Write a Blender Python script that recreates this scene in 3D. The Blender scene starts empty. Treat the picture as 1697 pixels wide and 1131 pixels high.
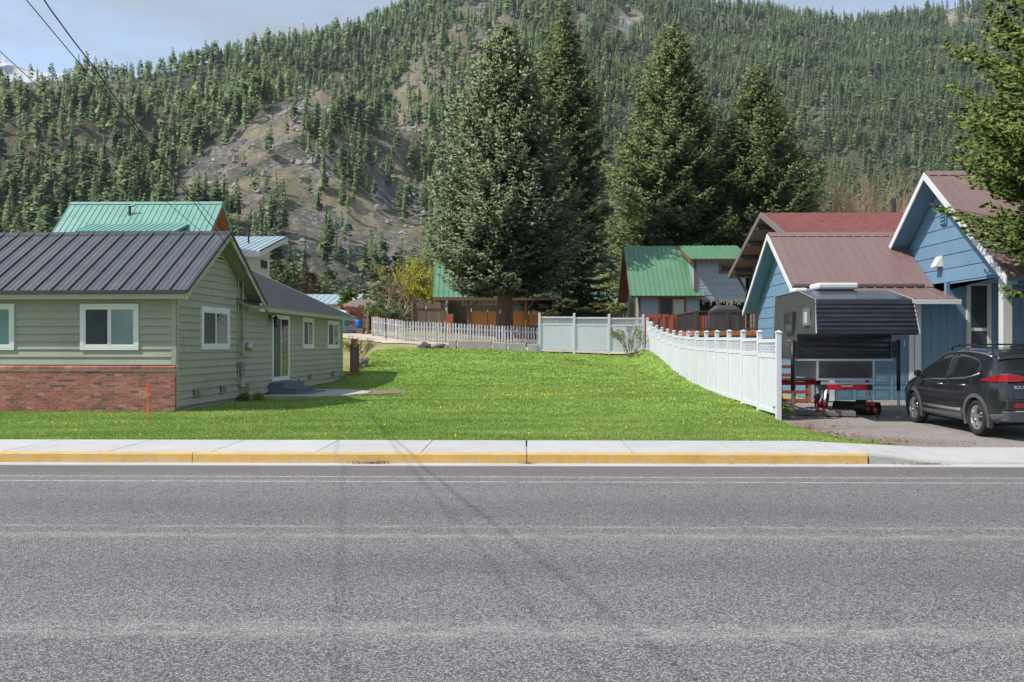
import bpy, bmesh, math, random
import numpy as np
from mathutils import Vector, Matrix
R = math.radians
random.seed(7)
rng = np.random.default_rng(11)
scene = bpy.context.scene
col = scene.collection

# ------------------------------------------------------------------ camera, sky, sun, exposure
F, H, HZ, UC = 1470.0, 1.92, 570.0, 848.5          # focal length in photo pixels, eye height, horizon row, centre column
YAW = math.atan(24.5 / F)
cam_d = bpy.data.cameras.new('camera')
cam = bpy.data.objects.new('camera', cam_d); col.objects.link(cam)
cam.location = (0, 0, H); cam.rotation_euler = (R(90), 0, YAW)
cam_d.sensor_width = 36; cam_d.lens = F / 1697 * 36
cam_d.shift_y = 4.5 / 1697
cam_d.clip_start = .1; cam_d.clip_end = 20000
scene.camera = cam

SUN = Vector((.76, .27, -1.0)).normalized()          # direction the light travels
elev = math.asin(-SUN.z)
world = bpy.data.worlds.new('World'); scene.world = world; world.use_nodes = True
wn, wl = world.node_tree.nodes, world.node_tree.links
wn.clear()
sky = wn.new('ShaderNodeTexSky'); sky.sky_type = 'NISHITA'; sky.sun_disc = False
sky.sun_elevation = elev; sky.sun_rotation = math.atan2(-SUN.x, -SUN.y)
sky.air_density = 1.0; sky.dust_density = 1.0; sky.altitude = 350
tc = wn.new('ShaderNodeTexCoord'); mp = wn.new('ShaderNodeMapping'); mp.inputs['Scale'].default_value = (1.3, 1.3, 4.5)
nz = wn.new('ShaderNodeTexNoise'); nz.inputs['Scale'].default_value = 3.2; nz.inputs['Detail'].default_value = 7; nz.inputs['Roughness'].default_value = .55
rp = wn.new('ShaderNodeMapRange'); rp.inputs['From Min'].default_value = .38; rp.inputs['From Max'].default_value = .62; rp.inputs['To Min'].default_value = .42; rp.inputs['To Max'].default_value = .95
mx = wn.new('ShaderNodeMix'); mx.data_type = 'RGBA'
mx.inputs['B'].default_value = (1.5, 1.66, 1.92, 1)
bg = wn.new('ShaderNodeBackground'); bg.inputs['Strength'].default_value = .15
wo = wn.new('ShaderNodeOutputWorld')
wl.new(tc.outputs['Generated'], mp.inputs['Vector']); wl.new(mp.outputs[0], nz.inputs['Vector'])
wl.new(nz.outputs['Fac'], rp.inputs['Value']); wl.new(rp.outputs[0], mx.inputs['Factor'])
wl.new(sky.outputs[0], mx.inputs['A']); wl.new(mx.outputs['Result'], bg.inputs['Color']); wl.new(bg.outputs[0], wo.inputs[0])
sun_d = bpy.data.lights.new('sun', 'SUN'); sun_d.energy = 2.65; sun_d.angle = R(.55); sun_d.color = (1, .95, .87)
sun = bpy.data.objects.new('sun', sun_d); col.objects.link(sun)
sun.rotation_euler = SUN.to_track_quat('-Z', 'Y').to_euler(); sun.location = (-40, -20, 60)
vs = scene.view_settings
vs.view_transform = 'Standard'; vs.look = 'None'; vs.gamma = 1; vs.exposure = .94; vs.use_curve_mapping = False

# ------------------------------------------------------------------ pixels to places
ca, sa = math.cos(YAW), math.sin(YAW)
def P(u, v, Y):
    cx, cz = (u - UC) / F, (HZ - v) / F
    t = Y / (cx * sa + ca)
    return Vector(((cx * ca - sa) * t, Y, H + cz * t))
def PX(u, Y): return P(u, HZ, Y).x
def PZ(v, Y): return H + (HZ - v) / F * Y
def lerp(a, b, t): return a + (b - a) * t

# ------------------------------------------------------------------ mesh helpers
class MB:
    def __init__(s): s.v = []; s.f = []; s.m = []
    def add(s, vs, fs, m=0):
        o = len(s.v); s.v += [tuple(p) for p in vs]
        for f in fs: s.f.append(tuple(i + o for i in f)); s.m.append(m)
        return s
    def box(s, x0, x1, y0, y1, z0, z1, m=0):
        return s.add([(x0,y0,z0),(x1,y0,z0),(x1,y1,z0),(x0,y1,z0),(x0,y0,z1),(x1,y0,z1),(x1,y1,z1),(x0,y1,z1)],
                     [(0,3,2,1),(4,5,6,7),(0,1,5,4),(1,2,6,5),(2,3,7,6),(3,0,4,7)], m)
    def hexa(s, p, m=0):     # 8 corners: bottom 4, top 4
        return s.add(p, [(0,3,2,1),(4,5,6,7),(0,1,5,4),(1,2,6,5),(2,3,7,6),(3,0,4,7)], m)
    def prism(s, poly, off, m=0):
        n = len(poly); off = Vector(off); a = [Vector(p) for p in poly]; b = [p + off for p in a]
        return s.add(a + b, [tuple(range(n))[::-1], tuple(range(n, 2*n))] + [(i, (i+1) % n, n + (i+1) % n, n + i) for i in range(n)], m)
    def tube(s, pts, r, n=8, m=0, cap=True):
        pts = [Vector(p) for p in pts]; rs = r if isinstance(r, (list, tuple)) else [r] * len(pts)
        o = len(s.v)
        for i, p in enumerate(pts):
            d = (pts[min(i+1, len(pts)-1)] - pts[max(i-1, 0)]).normalized()
            up = Vector((0,0,1)) if abs(d.z) < .95 else Vector((1,0,0))
            a = d.cross(up).normalized(); b = d.cross(a)
            for k in range(n):
                t = 2 * math.pi * k / n
                s.v.append(tuple(p + (a * math.cos(t) + b * math.sin(t)) * rs[i]))
        for i in range(len(pts) - 1):
            for k in range(n):
                s.f.append((o+i*n+k, o+i*n+(k+1) % n, o+(i+1)*n+(k+1) % n, o+(i+1)*n+k)); s.m.append(m)
        if cap:
            s.f.append(tuple(o+k for k in range(n))[::-1]); s.m.append(m)
            e = o + (len(pts)-1)*n; s.f.append(tuple(e+k for k in range(n))); s.m.append(m)
        return s
    def beam(s, a, b, w, h, m=0, up=(0,0,1)):   # rectangular bar from a to b
        a, b = Vector(a), Vector(b); d = (b - a).normalized(); up = Vector(up)
        if abs(d.dot(up)) > .98: up = Vector((0,1,0))
        x = d.cross(up).normalized() * (w/2); y = x.cross(d).normalized() * (h/2)
        return s.hexa([a-x-y, a+x-y, a+x+y, a-x+y, b-x-y, b+x-y, b+x+y, b-x+y], m)
    def mesh(s, name):
        me = bpy.data.meshes.new(name); me.from_pydata(s.v, [], s.f)
        if any(s.m): me.polygons.foreach_set('material_index', s.m)
        bm = bmesh.new(); bm.from_mesh(me); bmesh.ops.recalc_face_normals(bm, faces=bm.faces); bm.to_mesh(me); bm.free()
        me.update(); return me
    def build(s, name, mats, parent=None, loc=None, smooth=False, bevel=0, rot=None):
        me = s.mesh(name)
        for m in (mats if isinstance(mats, (list, tuple)) else [mats]): me.materials.append(m)
        o = link(name, me, parent, loc)
        if rot: o.rotation_euler = rot
        if smooth: me.polygons.foreach_set('use_smooth', [True] * len(me.polygons))
        if bevel:
            b = o.modifiers.new('bevel', 'BEVEL'); b.width = bevel; b.segments = 2; b.limit_method = 'ANGLE'
        return o
def link(name, me, parent=None, loc=None):
    o = bpy.data.objects.new(name, me); col.objects.link(o)
    if parent: o.parent = parent
    if loc is not None: o.location = loc
    return o
def tag(o, label=None, cat=None, group=None, kind=None):
    if label: o['label'] = label
    if cat: o['category'] = cat
    if group: o['group'] = group
    if kind: o['kind'] = kind
    return o
def thing(name, label, cat, loc=(0,0,0), rz=0, group=None):
    o = bpy.data.objects.new(name, None); col.objects.link(o); o.empty_display_size = .3
    o.location = loc; o.rotation_euler = (0, 0, rz)
    return tag(o, label, cat, group)
def np_mesh(name, V, faces, mats, smooth=False, attr=None, midx=None, fn=None):
    V = np.asarray(V, np.float32); faces = np.asarray(faces, np.int32); n, k = faces.shape
    me = bpy.data.meshes.new(name)
    me.vertices.add(len(V)); me.vertices.foreach_set('co', V.ravel())
    me.loops.add(n*k); me.loops.foreach_set('vertex_index', faces.ravel())
    me.polygons.add(n); me.polygons.foreach_set('loop_start', np.arange(0, n*k, k, dtype=np.int32))
    try: me.polygons.foreach_set('loop_total', np.full(n, k, np.int32))
    except Exception: pass
    me.polygons.foreach_set('use_smooth', np.full(n, smooth))
    for m in mats: me.materials.append(m)
    if midx is not None: me.polygons.foreach_set('material_index', np.asarray(midx, np.int32))
    if attr is not None:
        a = me.attributes.new('tint', 'FLOAT', 'POINT'); a.data.foreach_set('value', np.asarray(attr, np.float32))
    if fn is not None:
        a = me.attributes.new('fn', 'FLOAT_VECTOR', 'POINT'); a.data.foreach_set('vector', np.asarray(fn, np.float32).ravel())
    me.update(calc_edges=True)
    return me

# value noise for terrain (numpy)
_perm = rng.random((256, 256))
def vnoise(x, y):
    xi = np.floor(x).astype(int); yi = np.floor(y).astype(int); fx = x - xi; fy = y - yi
    fx = fx*fx*(3-2*fx); fy = fy*fy*(3-2*fy)
    g = lambda a, b: _perm[a & 255, b & 255]
    return (g(xi,yi)*(1-fx)+g(xi+1,yi)*fx)*(1-fy) + (g(xi,yi+1)*(1-fx)+g(xi+1,yi+1)*fx)*fy - .5
def fbm(x, y, o=4, g=.5):
    s = 0; a = 1
    for i in range(o): s = s + a*vnoise(x, y); x = x*2.03+17.1; y = y*2.03+5.7; a *= g
    return s

# ------------------------------------------------------------------ materials
def srgb(r, g, b):
    f = lambda c: (c/255/12.92 if c/255 <= .04045 else ((c/255+.055)/1.055)**2.4)
    return (f(r), f(g), f(b))
class NT:
    def __init__(s, name):
        s.mat = bpy.data.materials.new(name); s.mat.use_nodes = True
        s.n = s.mat.node_tree.nodes; s.l = s.mat.node_tree.links
        s.b = s.n['Principled BSDF']; s.out = s.n['Material Output']
        s.pos = s.n.new('ShaderNodeNewGeometry').outputs['Position']
    def scaled(s, sc, src=None):
        m = s.n.new('ShaderNodeMapping'); m.inputs['Scale'].default_value = sc if isinstance(sc, tuple) else (sc,)*3
        s.l.new(src or s.pos, m.inputs['Vector']); return m.outputs[0]
    def noise(s, sc, detail=4, rough=.55, src=None):
        t = s.n.new('ShaderNodeTexNoise'); t.inputs['Scale'].default_value = 1; t.inputs['Detail'].default_value = detail; t.inputs['Roughness'].default_value = rough
        s.l.new(s.scaled(sc, src), t.inputs['Vector']); return t.outputs['Fac']
    def voro(s, sc, feature='F1', out='Distance', src=None):
        t = s.n.new('ShaderNodeTexVoronoi'); t.feature = feature; t.inputs['Scale'].default_value = 1
        s.l.new(s.scaled(sc, src), t.inputs['Vector']); return t.outputs[out]
    def rng(s, x, a, b, lo=0, hi=1):
        t = s.n.new('ShaderNodeMapRange'); s.l.new(x, t.inputs['Value'])
        for k, q in zip(('From Min','From Max','To Min','To Max'), (a,b,lo,hi)): t.inputs[k].default_value = q
        return t.outputs[0]
    def math(s, op, a, b=None):
        t = s.n.new('ShaderNodeMath'); t.operation = op
        for i, q in enumerate((a, b)):
            if q is None: continue
            if isinstance(q, (int, float)): t.inputs[i].default_value = q
            else: s.l.new(q, t.inputs[i])
        return t.outputs[0]
    def mix(s, f, a, b, mode='MIX'):
        t = s.n.new('ShaderNodeMix'); t.data_type = 'RGBA'; t.blend_type = mode
        for k, q in (('Factor', f), ('A', a), ('B', b)):
            if isinstance(q, (int, float)): t.inputs[k].default_value = q if k == 'Factor' else (q, q, q, 1)
            elif isinstance(q, tuple): t.inputs[k].default_value = (*q[:3], 1)
            else: s.l.new(q, t.inputs[k])
        return t.outputs['Result']
    def rand(s): return s.n.new('ShaderNodeObjectInfo').outputs['Random']
    def attr(s, name):
        t = s.n.new('ShaderNodeAttribute'); t.attribute_name = name; return t.outputs['Fac']
    def xyz(s, i):
        t = s.n.new('ShaderNodeSeparateXYZ'); s.l.new(s.pos, t.inputs[0]); return t.outputs[i]
    def bump(s, h, strength=.3, dist=.01):
        t = s.n.new('ShaderNodeBump'); t.inputs['Strength'].default_value = strength; t.inputs['Distance'].default_value = dist
        s.l.new(h, t.inputs['Height']); s.l.new(t.outputs[0], s.b.inputs['Normal'])
    def fin(s, c=None, rough=.6, metal=0, spec=.5):
        if c is not None:
            if isinstance(c, tuple): s.b.inputs['Base Color'].default_value = (*c[:3], 1)
            else: s.l.new(c, s.b.inputs['Base Color'])
        if isinstance(rough, (int, float)): s.b.inputs['Roughness'].default_value = rough
        else: s.l.new(rough, s.b.inputs['Roughness'])
        s.b.inputs['Metallic'].default_value = metal; s.b.inputs['Specular IOR Level'].default_value = spec
        return s.mat
def sc3(c, k): return tuple(min(1, x*k) for x in c)
def paint(name, c, rough=.6, var=.12, scale=2.5, rand=.06, bump=0, bscale=30, metal=0, spec=.4, stretch=None, dirt=None, dirt_amt=.3):
    t = NT(name)
    sc = (scale*stretch[0], scale*stretch[1], scale*stretch[2]) if stretch else scale
    n1 = t.rng(t.noise(sc, 5, .6), .3, .7)
    cc = t.mix(n1, sc3(c, 1-var), sc3(c, 1+var))
    if rand:
        k = t.rng(t.rand(), 0, 1, 1-rand, 1+rand); cc = t.mix(1.0, cc, k, 'MULTIPLY')
    if dirt:
        d = t.rng(t.noise(.9 if not stretch else (stretch[0]*1.3, stretch[1]*1.3, stretch[2]*1.3), 6, .65), .5, .75, 0, dirt_amt); cc = t.mix(d, cc, dirt)
    if bump: t.bump(t.noise(bscale, 4, .6), bump, .01)
    return t.fin(cc, t.rng(n1, 0, 1, max(.03, rough-.08), min(1, rough+.08)), metal, spec)

mats = {}
def mk(k, *a, **kw): mats[k] = paint(k, *a, **kw); return mats[k]
mk('white_trim', (.66,.675,.69), .45, .04, rand=.03)
mk('vinyl', (.68,.70,.77), .38, .03, rand=.025, dirt=(.5,.52,.45), dirt_amt=.16)
mk('sage', srgb(156,158,143), .62, .07, 1.2, .035, bump=.15, bscale=25, dirt=srgb(120,122,108), dirt_amt=.3)
mk('sage_trim', srgb(160,162,142), .6, .05)
mk('soffit', srgb(140,142,122), .7, .06)
mk('dark_metal_roof', srgb(88,91,96), .4, .06, 1.5, .04, spec=.5, metal=.2, dirt=srgb(104,106,110), dirt_amt=.25)
mk('dark_trim', srgb(62,64,70), .45, .06, metal=.2)
mk('concrete', srgb(172,170,164), .85, .08, 3, .04, bump=.2, bscale=60, dirt=srgb(120,116,108), dirt_amt=.4)
mk('foundation', srgb(150,146,138), .9, .12, 4, bump=.3, bscale=30)
mk('brown_metal_roof', srgb(132,108,105), .42, .05, 1.2, .03, spec=.5, metal=.1, dirt=srgb(120,96,92), dirt_amt=.3)
mk('green_metal_roof', srgb(96,138,108), .4, .06, 1.0, .03, spec=.5, dirt=srgb(60,115,88), dirt_amt=.3)
mk('teal_metal_roof', srgb(112,160,147), .42, .05, 1.0, .03, spec=.5)
mk('pale_metal_roof', srgb(170,190,196), .35, .06, 1.0, .03, metal=.3)
mk('blue_wood', srgb(106,138,162), .6, .06, 2, .035, bump=.12, bscale=(12), dirt=srgb(92,132,160), dirt_amt=.4)
mk('blue_door', srgb(98,130,152), .5, .05, 2, .02)
mk('grey_wood', srgb(118,112,110), .75, .1, 3, .06, dirt=srgb(92,86,82), dirt_amt=.4)
mk('greyblue_wood', srgb(150,165,178), .65, .07, 2, .04)
mk('brown_trim', srgb(120,92,70), .7, .1)
mk('cedar', srgb(172,112,74), .65, .15, 3, .08)
mk('red_wood', srgb(170,88,58), .7, .16, 4, .12)
mk('weathered_wood', srgb(122,106,94), .85, .22, 5, .15, stretch=(3,3,.5))
mk('dark_wood', srgb(72,68,68), .7, .15, 5, .06)
mk('grey_picket', srgb(196,196,200), .7, .14, 6, .1, dirt=srgb(140,135,130), dirt_amt=.5)
mk('osb', srgb(190,128,72), .75, .2, 9, .05)
mk('red_shed', srgb(120,58,48), .8, .2, 3, .1)
mk('cream', srgb(205,208,200), .65, .04, 2)
mk('yellow_wall', srgb(190,188,130), .7, .05)
mk('black_plastic', (.018,.018,.02), .45, .1)
mk('rubber', (.022,.021,.02), .85, .2, 12)
mk('steel', (.55,.56,.58), .35, .08, metal=.85)
mk('galv', (.45,.47,.5), .5, .1, 8, metal=.6)
mk('red_paint', srgb(190,28,36), .4, .06)
mk('orange_stake', srgb(205,116,66), .7, .15, 8)
mk('orange_paint', srgb(255,82,30), .5, .05)
mk('terracotta', srgb(184,98,58), .75, .12, 6)
mk('grey_step', srgb(98,108,118), .6, .06, 2)
mk('stone', srgb(150,142,132), .9, .2, 4, .15, bump=.5, bscale=9)
mk('block', srgb(178,172,164), .92, .12, 3, .08, bump=.4, bscale=25, dirt=srgb(120,112,100), dirt_amt=.5)
mk('slope_rock', srgb(152,147,142), .95, .3, .25, 0)
mk('dark_rock', srgb(90,88,90), .9, .25, 5, .2, bump=.6, bscale=8)
mk('blue_barrel', srgb(30,110,200), .5, .05)
mk('teal_plastic', srgb(52,168,150), .5, .06)
mk('grey_box', srgb(112,126,134), .5, .06)
mk('bark', srgb(112,84,70), .95, .35, 6, .05, bump=1, bscale=14, stretch=(1.5,1.5,.4))
mk('twig', srgb(128,112,92), .9, .2, 5)
mk('tan_twig', srgb(168,140,122), .9, .2, 5)
mk('wire', (.012,.012,.014), .6, 0, rand=0)
mk('pole_wood', srgb(96,80,68), .9, .2, 4, stretch=(2,2,.3))
mk('cover_fabric', srgb(74,76,84), .85, .12, 4, bump=.3, bscale=12)
mk('mat_fabric', srgb(110,104,100), .9, .2, 9)
mk('camper_white', srgb(205,200,190), .5, .05)
mk('lantern', (.012,.012,.013), .4, .05)
mk('dandelion', srgb(250,215,30), .7, .1)
mk('leaf_litter', srgb(134,92,66), .95, .35, 20, bump=.6, bscale=50)
mk('dirt', srgb(128,112,98), .95, .2, 14, 0, bump=.6, bscale=40)
mk('interior', (.02,.02,.022), .9, .2)
mk('curtain', srgb(176,180,176), .9, .12, 6)
mk('car_chrome', (.75,.76,.78), .18, .02, metal=.9)
mk('wheel_alloy', (.6,.61,.63), .28, .05, metal=.85)
mk('clad_plastic', srgb(78,80,86), .55, .08)

def glass_dark(name, c=(.02,.03,.032), rough=.06, spec=.6):
    t = NT(name); n = t.noise(.7, 3); cc = t.mix(t.rng(n,.35,.65), sc3(c,.7), sc3(c,1.4)); return t.fin(cc, rough, 0, spec)
glass_dark('glass'); mats['glass'] = bpy.data.materials['glass']
mats['screen'] = glass_dark('screen', (.035,.05,.06), .35, .3)
mats['curtain_glass'] = glass_dark('curtain_glass', (.15,.27,.26), .12, .5)
mats['car_glass'] = glass_dark('car_glass', (.012,.015,.016), .04, .6)
def mirror_pane():
    t = NT('reflective_pane'); w = t.noise((.8,.8,.8), 2)
    t.bump(w, .06, .4); return t.fin((.1,.11,.11), .03, .55, .8)
mats['reflective_pane'] = mirror_pane()

def asphalt(name, road):
    t = NT(name)
    v = t.voro(85 if road else 80, 'F1', 'Color'); sep = t.n.new('ShaderNodeSeparateColor'); t.l.new(v, sep.inputs[0])
    sp = t.rng(sep.outputs[0], .0, 1.0)
    d = t.voro(85 if road else 80, 'F1', 'Distance')
    a = srgb(90,89,90); b = srgb(172,169,168)
    if not road: a, b = srgb(128,124,120), srgb(176,170,164)
    c = t.mix(t.math('POWER', sp, 1.3), a, b)
    c = t.mix(t.rng(d, .38, .62, 0, .6 if road else .3), c, srgb(52,52,56))
    big = t.rng(t.noise((.10,.55,1), 5, .6), .3, .7, .87, 1.1)
    c = t.mix(1.0, c, big, 'MULTIPLY')
    if road:
        y = t.xyz(1)
        def band(y0, hw, soft): 
            dd = t.math('ABSOLUTE', t.math('SUBTRACT', y, y0)); return t.rng(dd, hw, hw+soft, 1, 0)
        wear = t.rng(t.noise((2.5,9,1), 6, .75), .42, .6)
        fine = t.rng(t.noise((40,60,1), 3, .7), .38, .58)
        wf = t.math('MULTIPLY', wear, fine)
        edge = t.math('MAXIMUM', band(12.78,.018,.02), band(12.33,.02,.025))
        c = t.mix(t.math('MULTIPLY', edge, t.rng(wf, 0, .6, .1, .55)), c, srgb(226,226,224))
        c = t.mix(t.math('MULTIPLY', band(8.86,.03,.16), t.rng(wf, 0, 1, .05, .5)), c, srgb(190,178,160))
        c = t.mix(t.math('MULTIPLY', band(9.3,.03,.06), t.math('MULTIPLY', wf, .35)), c, srgb(214,206,196))
        c = t.mix(t.math('MULTIPLY', band(5.93,.06,.22), t.rng(wf, 0, 1, .05, .42)), c, srgb(190,188,186))
        track = t.math('MAXIMUM', t.math('MAXIMUM', band(7.4,.25,.5), band(10.4,.25,.6)), band(4.2,.2,.5)); c = t.mix(t.math('MULTIPLY', track, t.rng(t.noise((.12,.8,1),5,.65), .3,.7,.05,.3)), c, srgb(74,74,78))
        oil = t.rng(t.noise((.5,.9,1), 5, .7), .64, .76, 0, .35); c = t.mix(oil, c, srgb(70,68,68))
        # dusty darker shoulder by the gutter, brownish grit
        c = t.mix(t.math('MULTIPLY', t.rng(y, 12.85, 13.2, 0, .5), 1.0), c, srgb(104,94,94))
        t.bump(d, .9, .006)
    else:
        stain = t.rng(t.noise(.55, 5, .65), .5, .72, 0, .55); c = t.mix(stain, c, srgb(112,100,92))
        crack = t.rng(t.voro(.55, 'DISTANCE_TO_EDGE', 'Distance'), .0, .012, .5, 0); c = t.mix(crack, c, srgb(70,62,58))
        t.bump(d, .5, .004)
    return t.fin(c, .88, 0, .25)
mats['road'] = asphalt('road_asphalt', True); mats['drive'] = asphalt('driveway_asphalt', False)

def sidewalk_mat():
    t = NT('sidewalk_concrete')
    c = t.mix(t.rng(t.noise(1.4, 6, .6), .3, .7), srgb(176,175,175), srgb(192,191,190))
    c = t.mix(t.rng(t.noise(90, 2, .5), .35, .7, 0, .3), c, srgb(160,156,152))
    c = t.mix(t.rng(t.noise(.7, 5, .7), .58, .75, 0, .4), c, srgb(150,143,136))
    c = t.mix(1.0, c, t.rng(t.rand(), 0, 1, .95, 1.03), 'MULTIPLY')
    t.bump(t.noise((20,160,20), 3), .12, .004); return t.fin(c, .85, 0, .3)
mats['sidewalk'] = sidewalk_mat()
def kerb_paint():
    t = NT('yellow_kerb_paint')
    c = t.mix(t.rng(t.noise(3, 5, .6), .3, .7), srgb(198,156,76), srgb(212,176,100))
    z = t.xyz(2)
    chip = t.math('MULTIPLY', t.rng(t.noise((9,9,22), 6, .75), .5, .62), t.rng(z, .02, .17, .95, .55))
    c = t.mix(chip, c, srgb(190,180,160)); c = t.mix(t.rng(t.noise(1.3,5,.7), .55,.75,0,.35), c, srgb(168,140,96))
    t.bump(t.noise(25,4), .35, .008); return t.fin(c, .7, 0, .35)
mats['kerb_yellow'] = kerb_paint()
def lawn_mat():
    t = NT('lawn_soil')
    c = t.mix(t.rng(t.noise(1.1, 6, .65), .3, .7), srgb(130,160,70), srgb(158,182,92))
    c = t.mix(t.rng(t.noise(30, 4, .7), .35, .75), c, srgb(98,128,52))
    t.bump(t.noise(45, 4, .7), .8, .03); return t.fin(c, .95, 0, .1)
mats['lawn'] = lawn_mat()
def grass_mat():
    t = NT('grass_blades')
    c = t.mix(t.rng(t.noise((.5,.9,1), 5, .65), .34, .66), srgb(136,164,82), srgb(172,193,110))
    c = t.mix(t.rng(t.noise(3.5, 4, .6), .52, .74, 0, .5), c, srgb(180,192,112)); c = t.mix(t.rng(t.noise((.18,1.6,1), 5, .6), .46, .66, 0, .6), c, srgb(112,148,60)); c = t.mix(t.rng(t.noise((.25,.5,1), 4, .6), .55, .7, 0, .4), c, srgb(150,150,92))
    c = t.mix(1.0, c, t.rng(t.attr('tint'), 0, 1, .72, 1.25), 'MULTIPLY')
    m = t.fin(c, .6, 0, .25)
    tr = t.n.new('ShaderNodeBsdfTranslucent'); t.l.new(c, tr.inputs['Color']); ms = t.n.new('ShaderNodeMixShader'); ms.inputs[0].default_value = .3
    t.l.new(t.b.outputs[0], ms.inputs[1]); t.l.new(tr.outputs[0], ms.inputs[2]); t.l.new(ms.outputs[0], t.out.inputs[0]); return m
mats['grass'] = grass_mat()
def ground_mat():
    t = NT('yard_ground')
    c = t.mix(t.rng(t.noise(.35, 5, .6), .4, .62), srgb(128,140,72), srgb(168,150,122))
    c = t.mix(t.rng(t.noise(9, 4, .7), .4, .8, 0, .5), c, srgb(118,102,80)); t.bump(t.noise(12,4), .5, .03); return t.fin(c, .95, 0, .1)
mats['ground'] = ground_mat()
def gravel_mat():
    t = NT('gravel'); c = t.mix(t.rng(t.noise(.8,5), .3,.7), srgb(178,166,152), srgb(200,190,176)); c = t.mix(t.rng(t.noise(30,3), .4,.8,0,.4), c, srgb(140,126,110))
    t.bump(t.noise(30,3), .5, .02); return t.fin(c, .95, 0, .1)
mats['gravel'] = gravel_mat()
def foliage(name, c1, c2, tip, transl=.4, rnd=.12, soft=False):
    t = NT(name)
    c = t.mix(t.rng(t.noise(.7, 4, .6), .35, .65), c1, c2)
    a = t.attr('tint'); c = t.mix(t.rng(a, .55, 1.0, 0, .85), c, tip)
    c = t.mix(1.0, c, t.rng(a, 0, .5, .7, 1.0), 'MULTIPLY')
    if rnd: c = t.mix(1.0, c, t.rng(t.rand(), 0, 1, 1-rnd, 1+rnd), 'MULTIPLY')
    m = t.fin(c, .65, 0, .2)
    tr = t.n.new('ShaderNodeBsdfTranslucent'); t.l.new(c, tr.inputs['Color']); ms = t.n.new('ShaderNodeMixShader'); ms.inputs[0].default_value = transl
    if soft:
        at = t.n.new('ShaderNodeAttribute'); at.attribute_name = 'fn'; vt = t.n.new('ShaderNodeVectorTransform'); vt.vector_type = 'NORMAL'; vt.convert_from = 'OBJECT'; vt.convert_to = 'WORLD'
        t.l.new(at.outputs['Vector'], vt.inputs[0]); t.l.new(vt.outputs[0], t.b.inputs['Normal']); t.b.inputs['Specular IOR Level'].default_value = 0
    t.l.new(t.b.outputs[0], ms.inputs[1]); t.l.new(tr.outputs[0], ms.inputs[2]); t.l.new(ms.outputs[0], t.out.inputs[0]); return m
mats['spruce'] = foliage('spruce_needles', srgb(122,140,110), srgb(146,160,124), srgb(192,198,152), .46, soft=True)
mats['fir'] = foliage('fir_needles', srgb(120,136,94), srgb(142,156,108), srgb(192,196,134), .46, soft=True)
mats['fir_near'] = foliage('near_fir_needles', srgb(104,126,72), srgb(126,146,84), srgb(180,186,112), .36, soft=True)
mats['cones'] = foliage('spruce_cones', srgb(120,82,52), srgb(140,96,62), srgb(150,110,72))
mats['hill_pine'] = foliage('hill_pine_needles', srgb(94,116,84), srgb(122,140,96), srgb(162,170,116), .42, .3, soft=True)
mats['leaf_green'] = foliage('garden_leaves', srgb(86,112,52), srgb(120,140,66), srgb(150,165,80), .25)
mats['willow'] = foliage('willow_leaves', srgb(164,164,60), srgb(184,182,74), srgb(202,198,92), .3)
mats['silver'] = foliage('silver_needles', srgb(110,124,112), srgb(140,152,138), srgb(176,184,168), .1)
mats['russet'] = foliage('russet_leaves', srgb(92,70,56), srgb(112,88,66), srgb(124,100,76), .15)
def hill_mat():
    t = NT('hillside')
    gr = t.mix(t.rng(t.noise(.02, 6, .65), .35, .65), srgb(158,148,120), srgb(198,184,156))
    v = t.voro((.16,.16,.1), 'F1', 'Color'); sep = t.n.new('ShaderNodeSeparateColor'); t.l.new(v, sep.inputs[0])
    rock = t.mix(sep.outputs[0], srgb(140,138,138), srgb(212,206,200)); rock = t.mix(t.rng(t.noise(.35, 5, .75), .36, .6), srgb(96,94,92), rock)
    patch_ = t.math('ADD', t.noise(.018, 5, .65), t.math('MULTIPLY', t.math('SUBTRACT', t.noise(.13, 5, .75), .5), .9))
    c = t.mix(t.rng(patch_, .44, .54), gr, rock)
    c = t.mix(t.rng(t.noise(.16, 5, .75), .54, .64, 0, .6), c, srgb(118,112,80))
    c = t.mix(t.rng(t.noise(.5, 4, .7), .55, .75, 0, .6), c, srgb(84,74,66))
    c = t.mix(t.attr('tint'), c, srgb(84,90,62))
    t.bump(t.math('ADD', t.noise(.09, 9, .78), t.math('MULTIPLY', sep.outputs[0], .25)), 1.0, 8); return t.fin(c, .95, 0, .1)
mats['hill'] = hill_mat()
def snow_mat():
    t = NT('snowy_rock'); c = t.mix(t.rng(t.noise(.006, 8, .75), .5, .6), (.85,.87,.9), srgb(92,108,128)); t.bump(t.noise(.01,8,.7), 1, 60); return t.fin(c, .8, 0, .2)
mats['snow'] = snow_mat()
def brick_mat():
    t = NT('red_brick'); r = t.rand()
    ramp = t.n.new('ShaderNodeValToRGB'); t.l.new(r, ramp.inputs[0]); e = ramp.color_ramp.elements
    e[0].position = 0; e[0].color = (*srgb(112,74,66),1); e[1].position = 1; e[1].color = (*srgb(170,124,110),1)
    for p, q in ((.12,(146,90,78)),(.45,(160,98,84)),(.7,(172,110,94)),(.80,(186,136,118)),(.88,(140,90,80)),(.94,(92,76,76))):
        k = e.new(p); k.color = (*srgb(*q),1)
    c = t.mix(t.rng(t.noise(18,5,.7), .45,.75,0,.45), ramp.outputs[0], srgb(188,160,148)); t.bump(t.noise(60,4), .4, .006); return t.fin(c, .9, 0, .2)
mats['brick'] = brick_mat()
mk('mortar', srgb(204,192,182), .95, .12, 12, 0)
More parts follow.
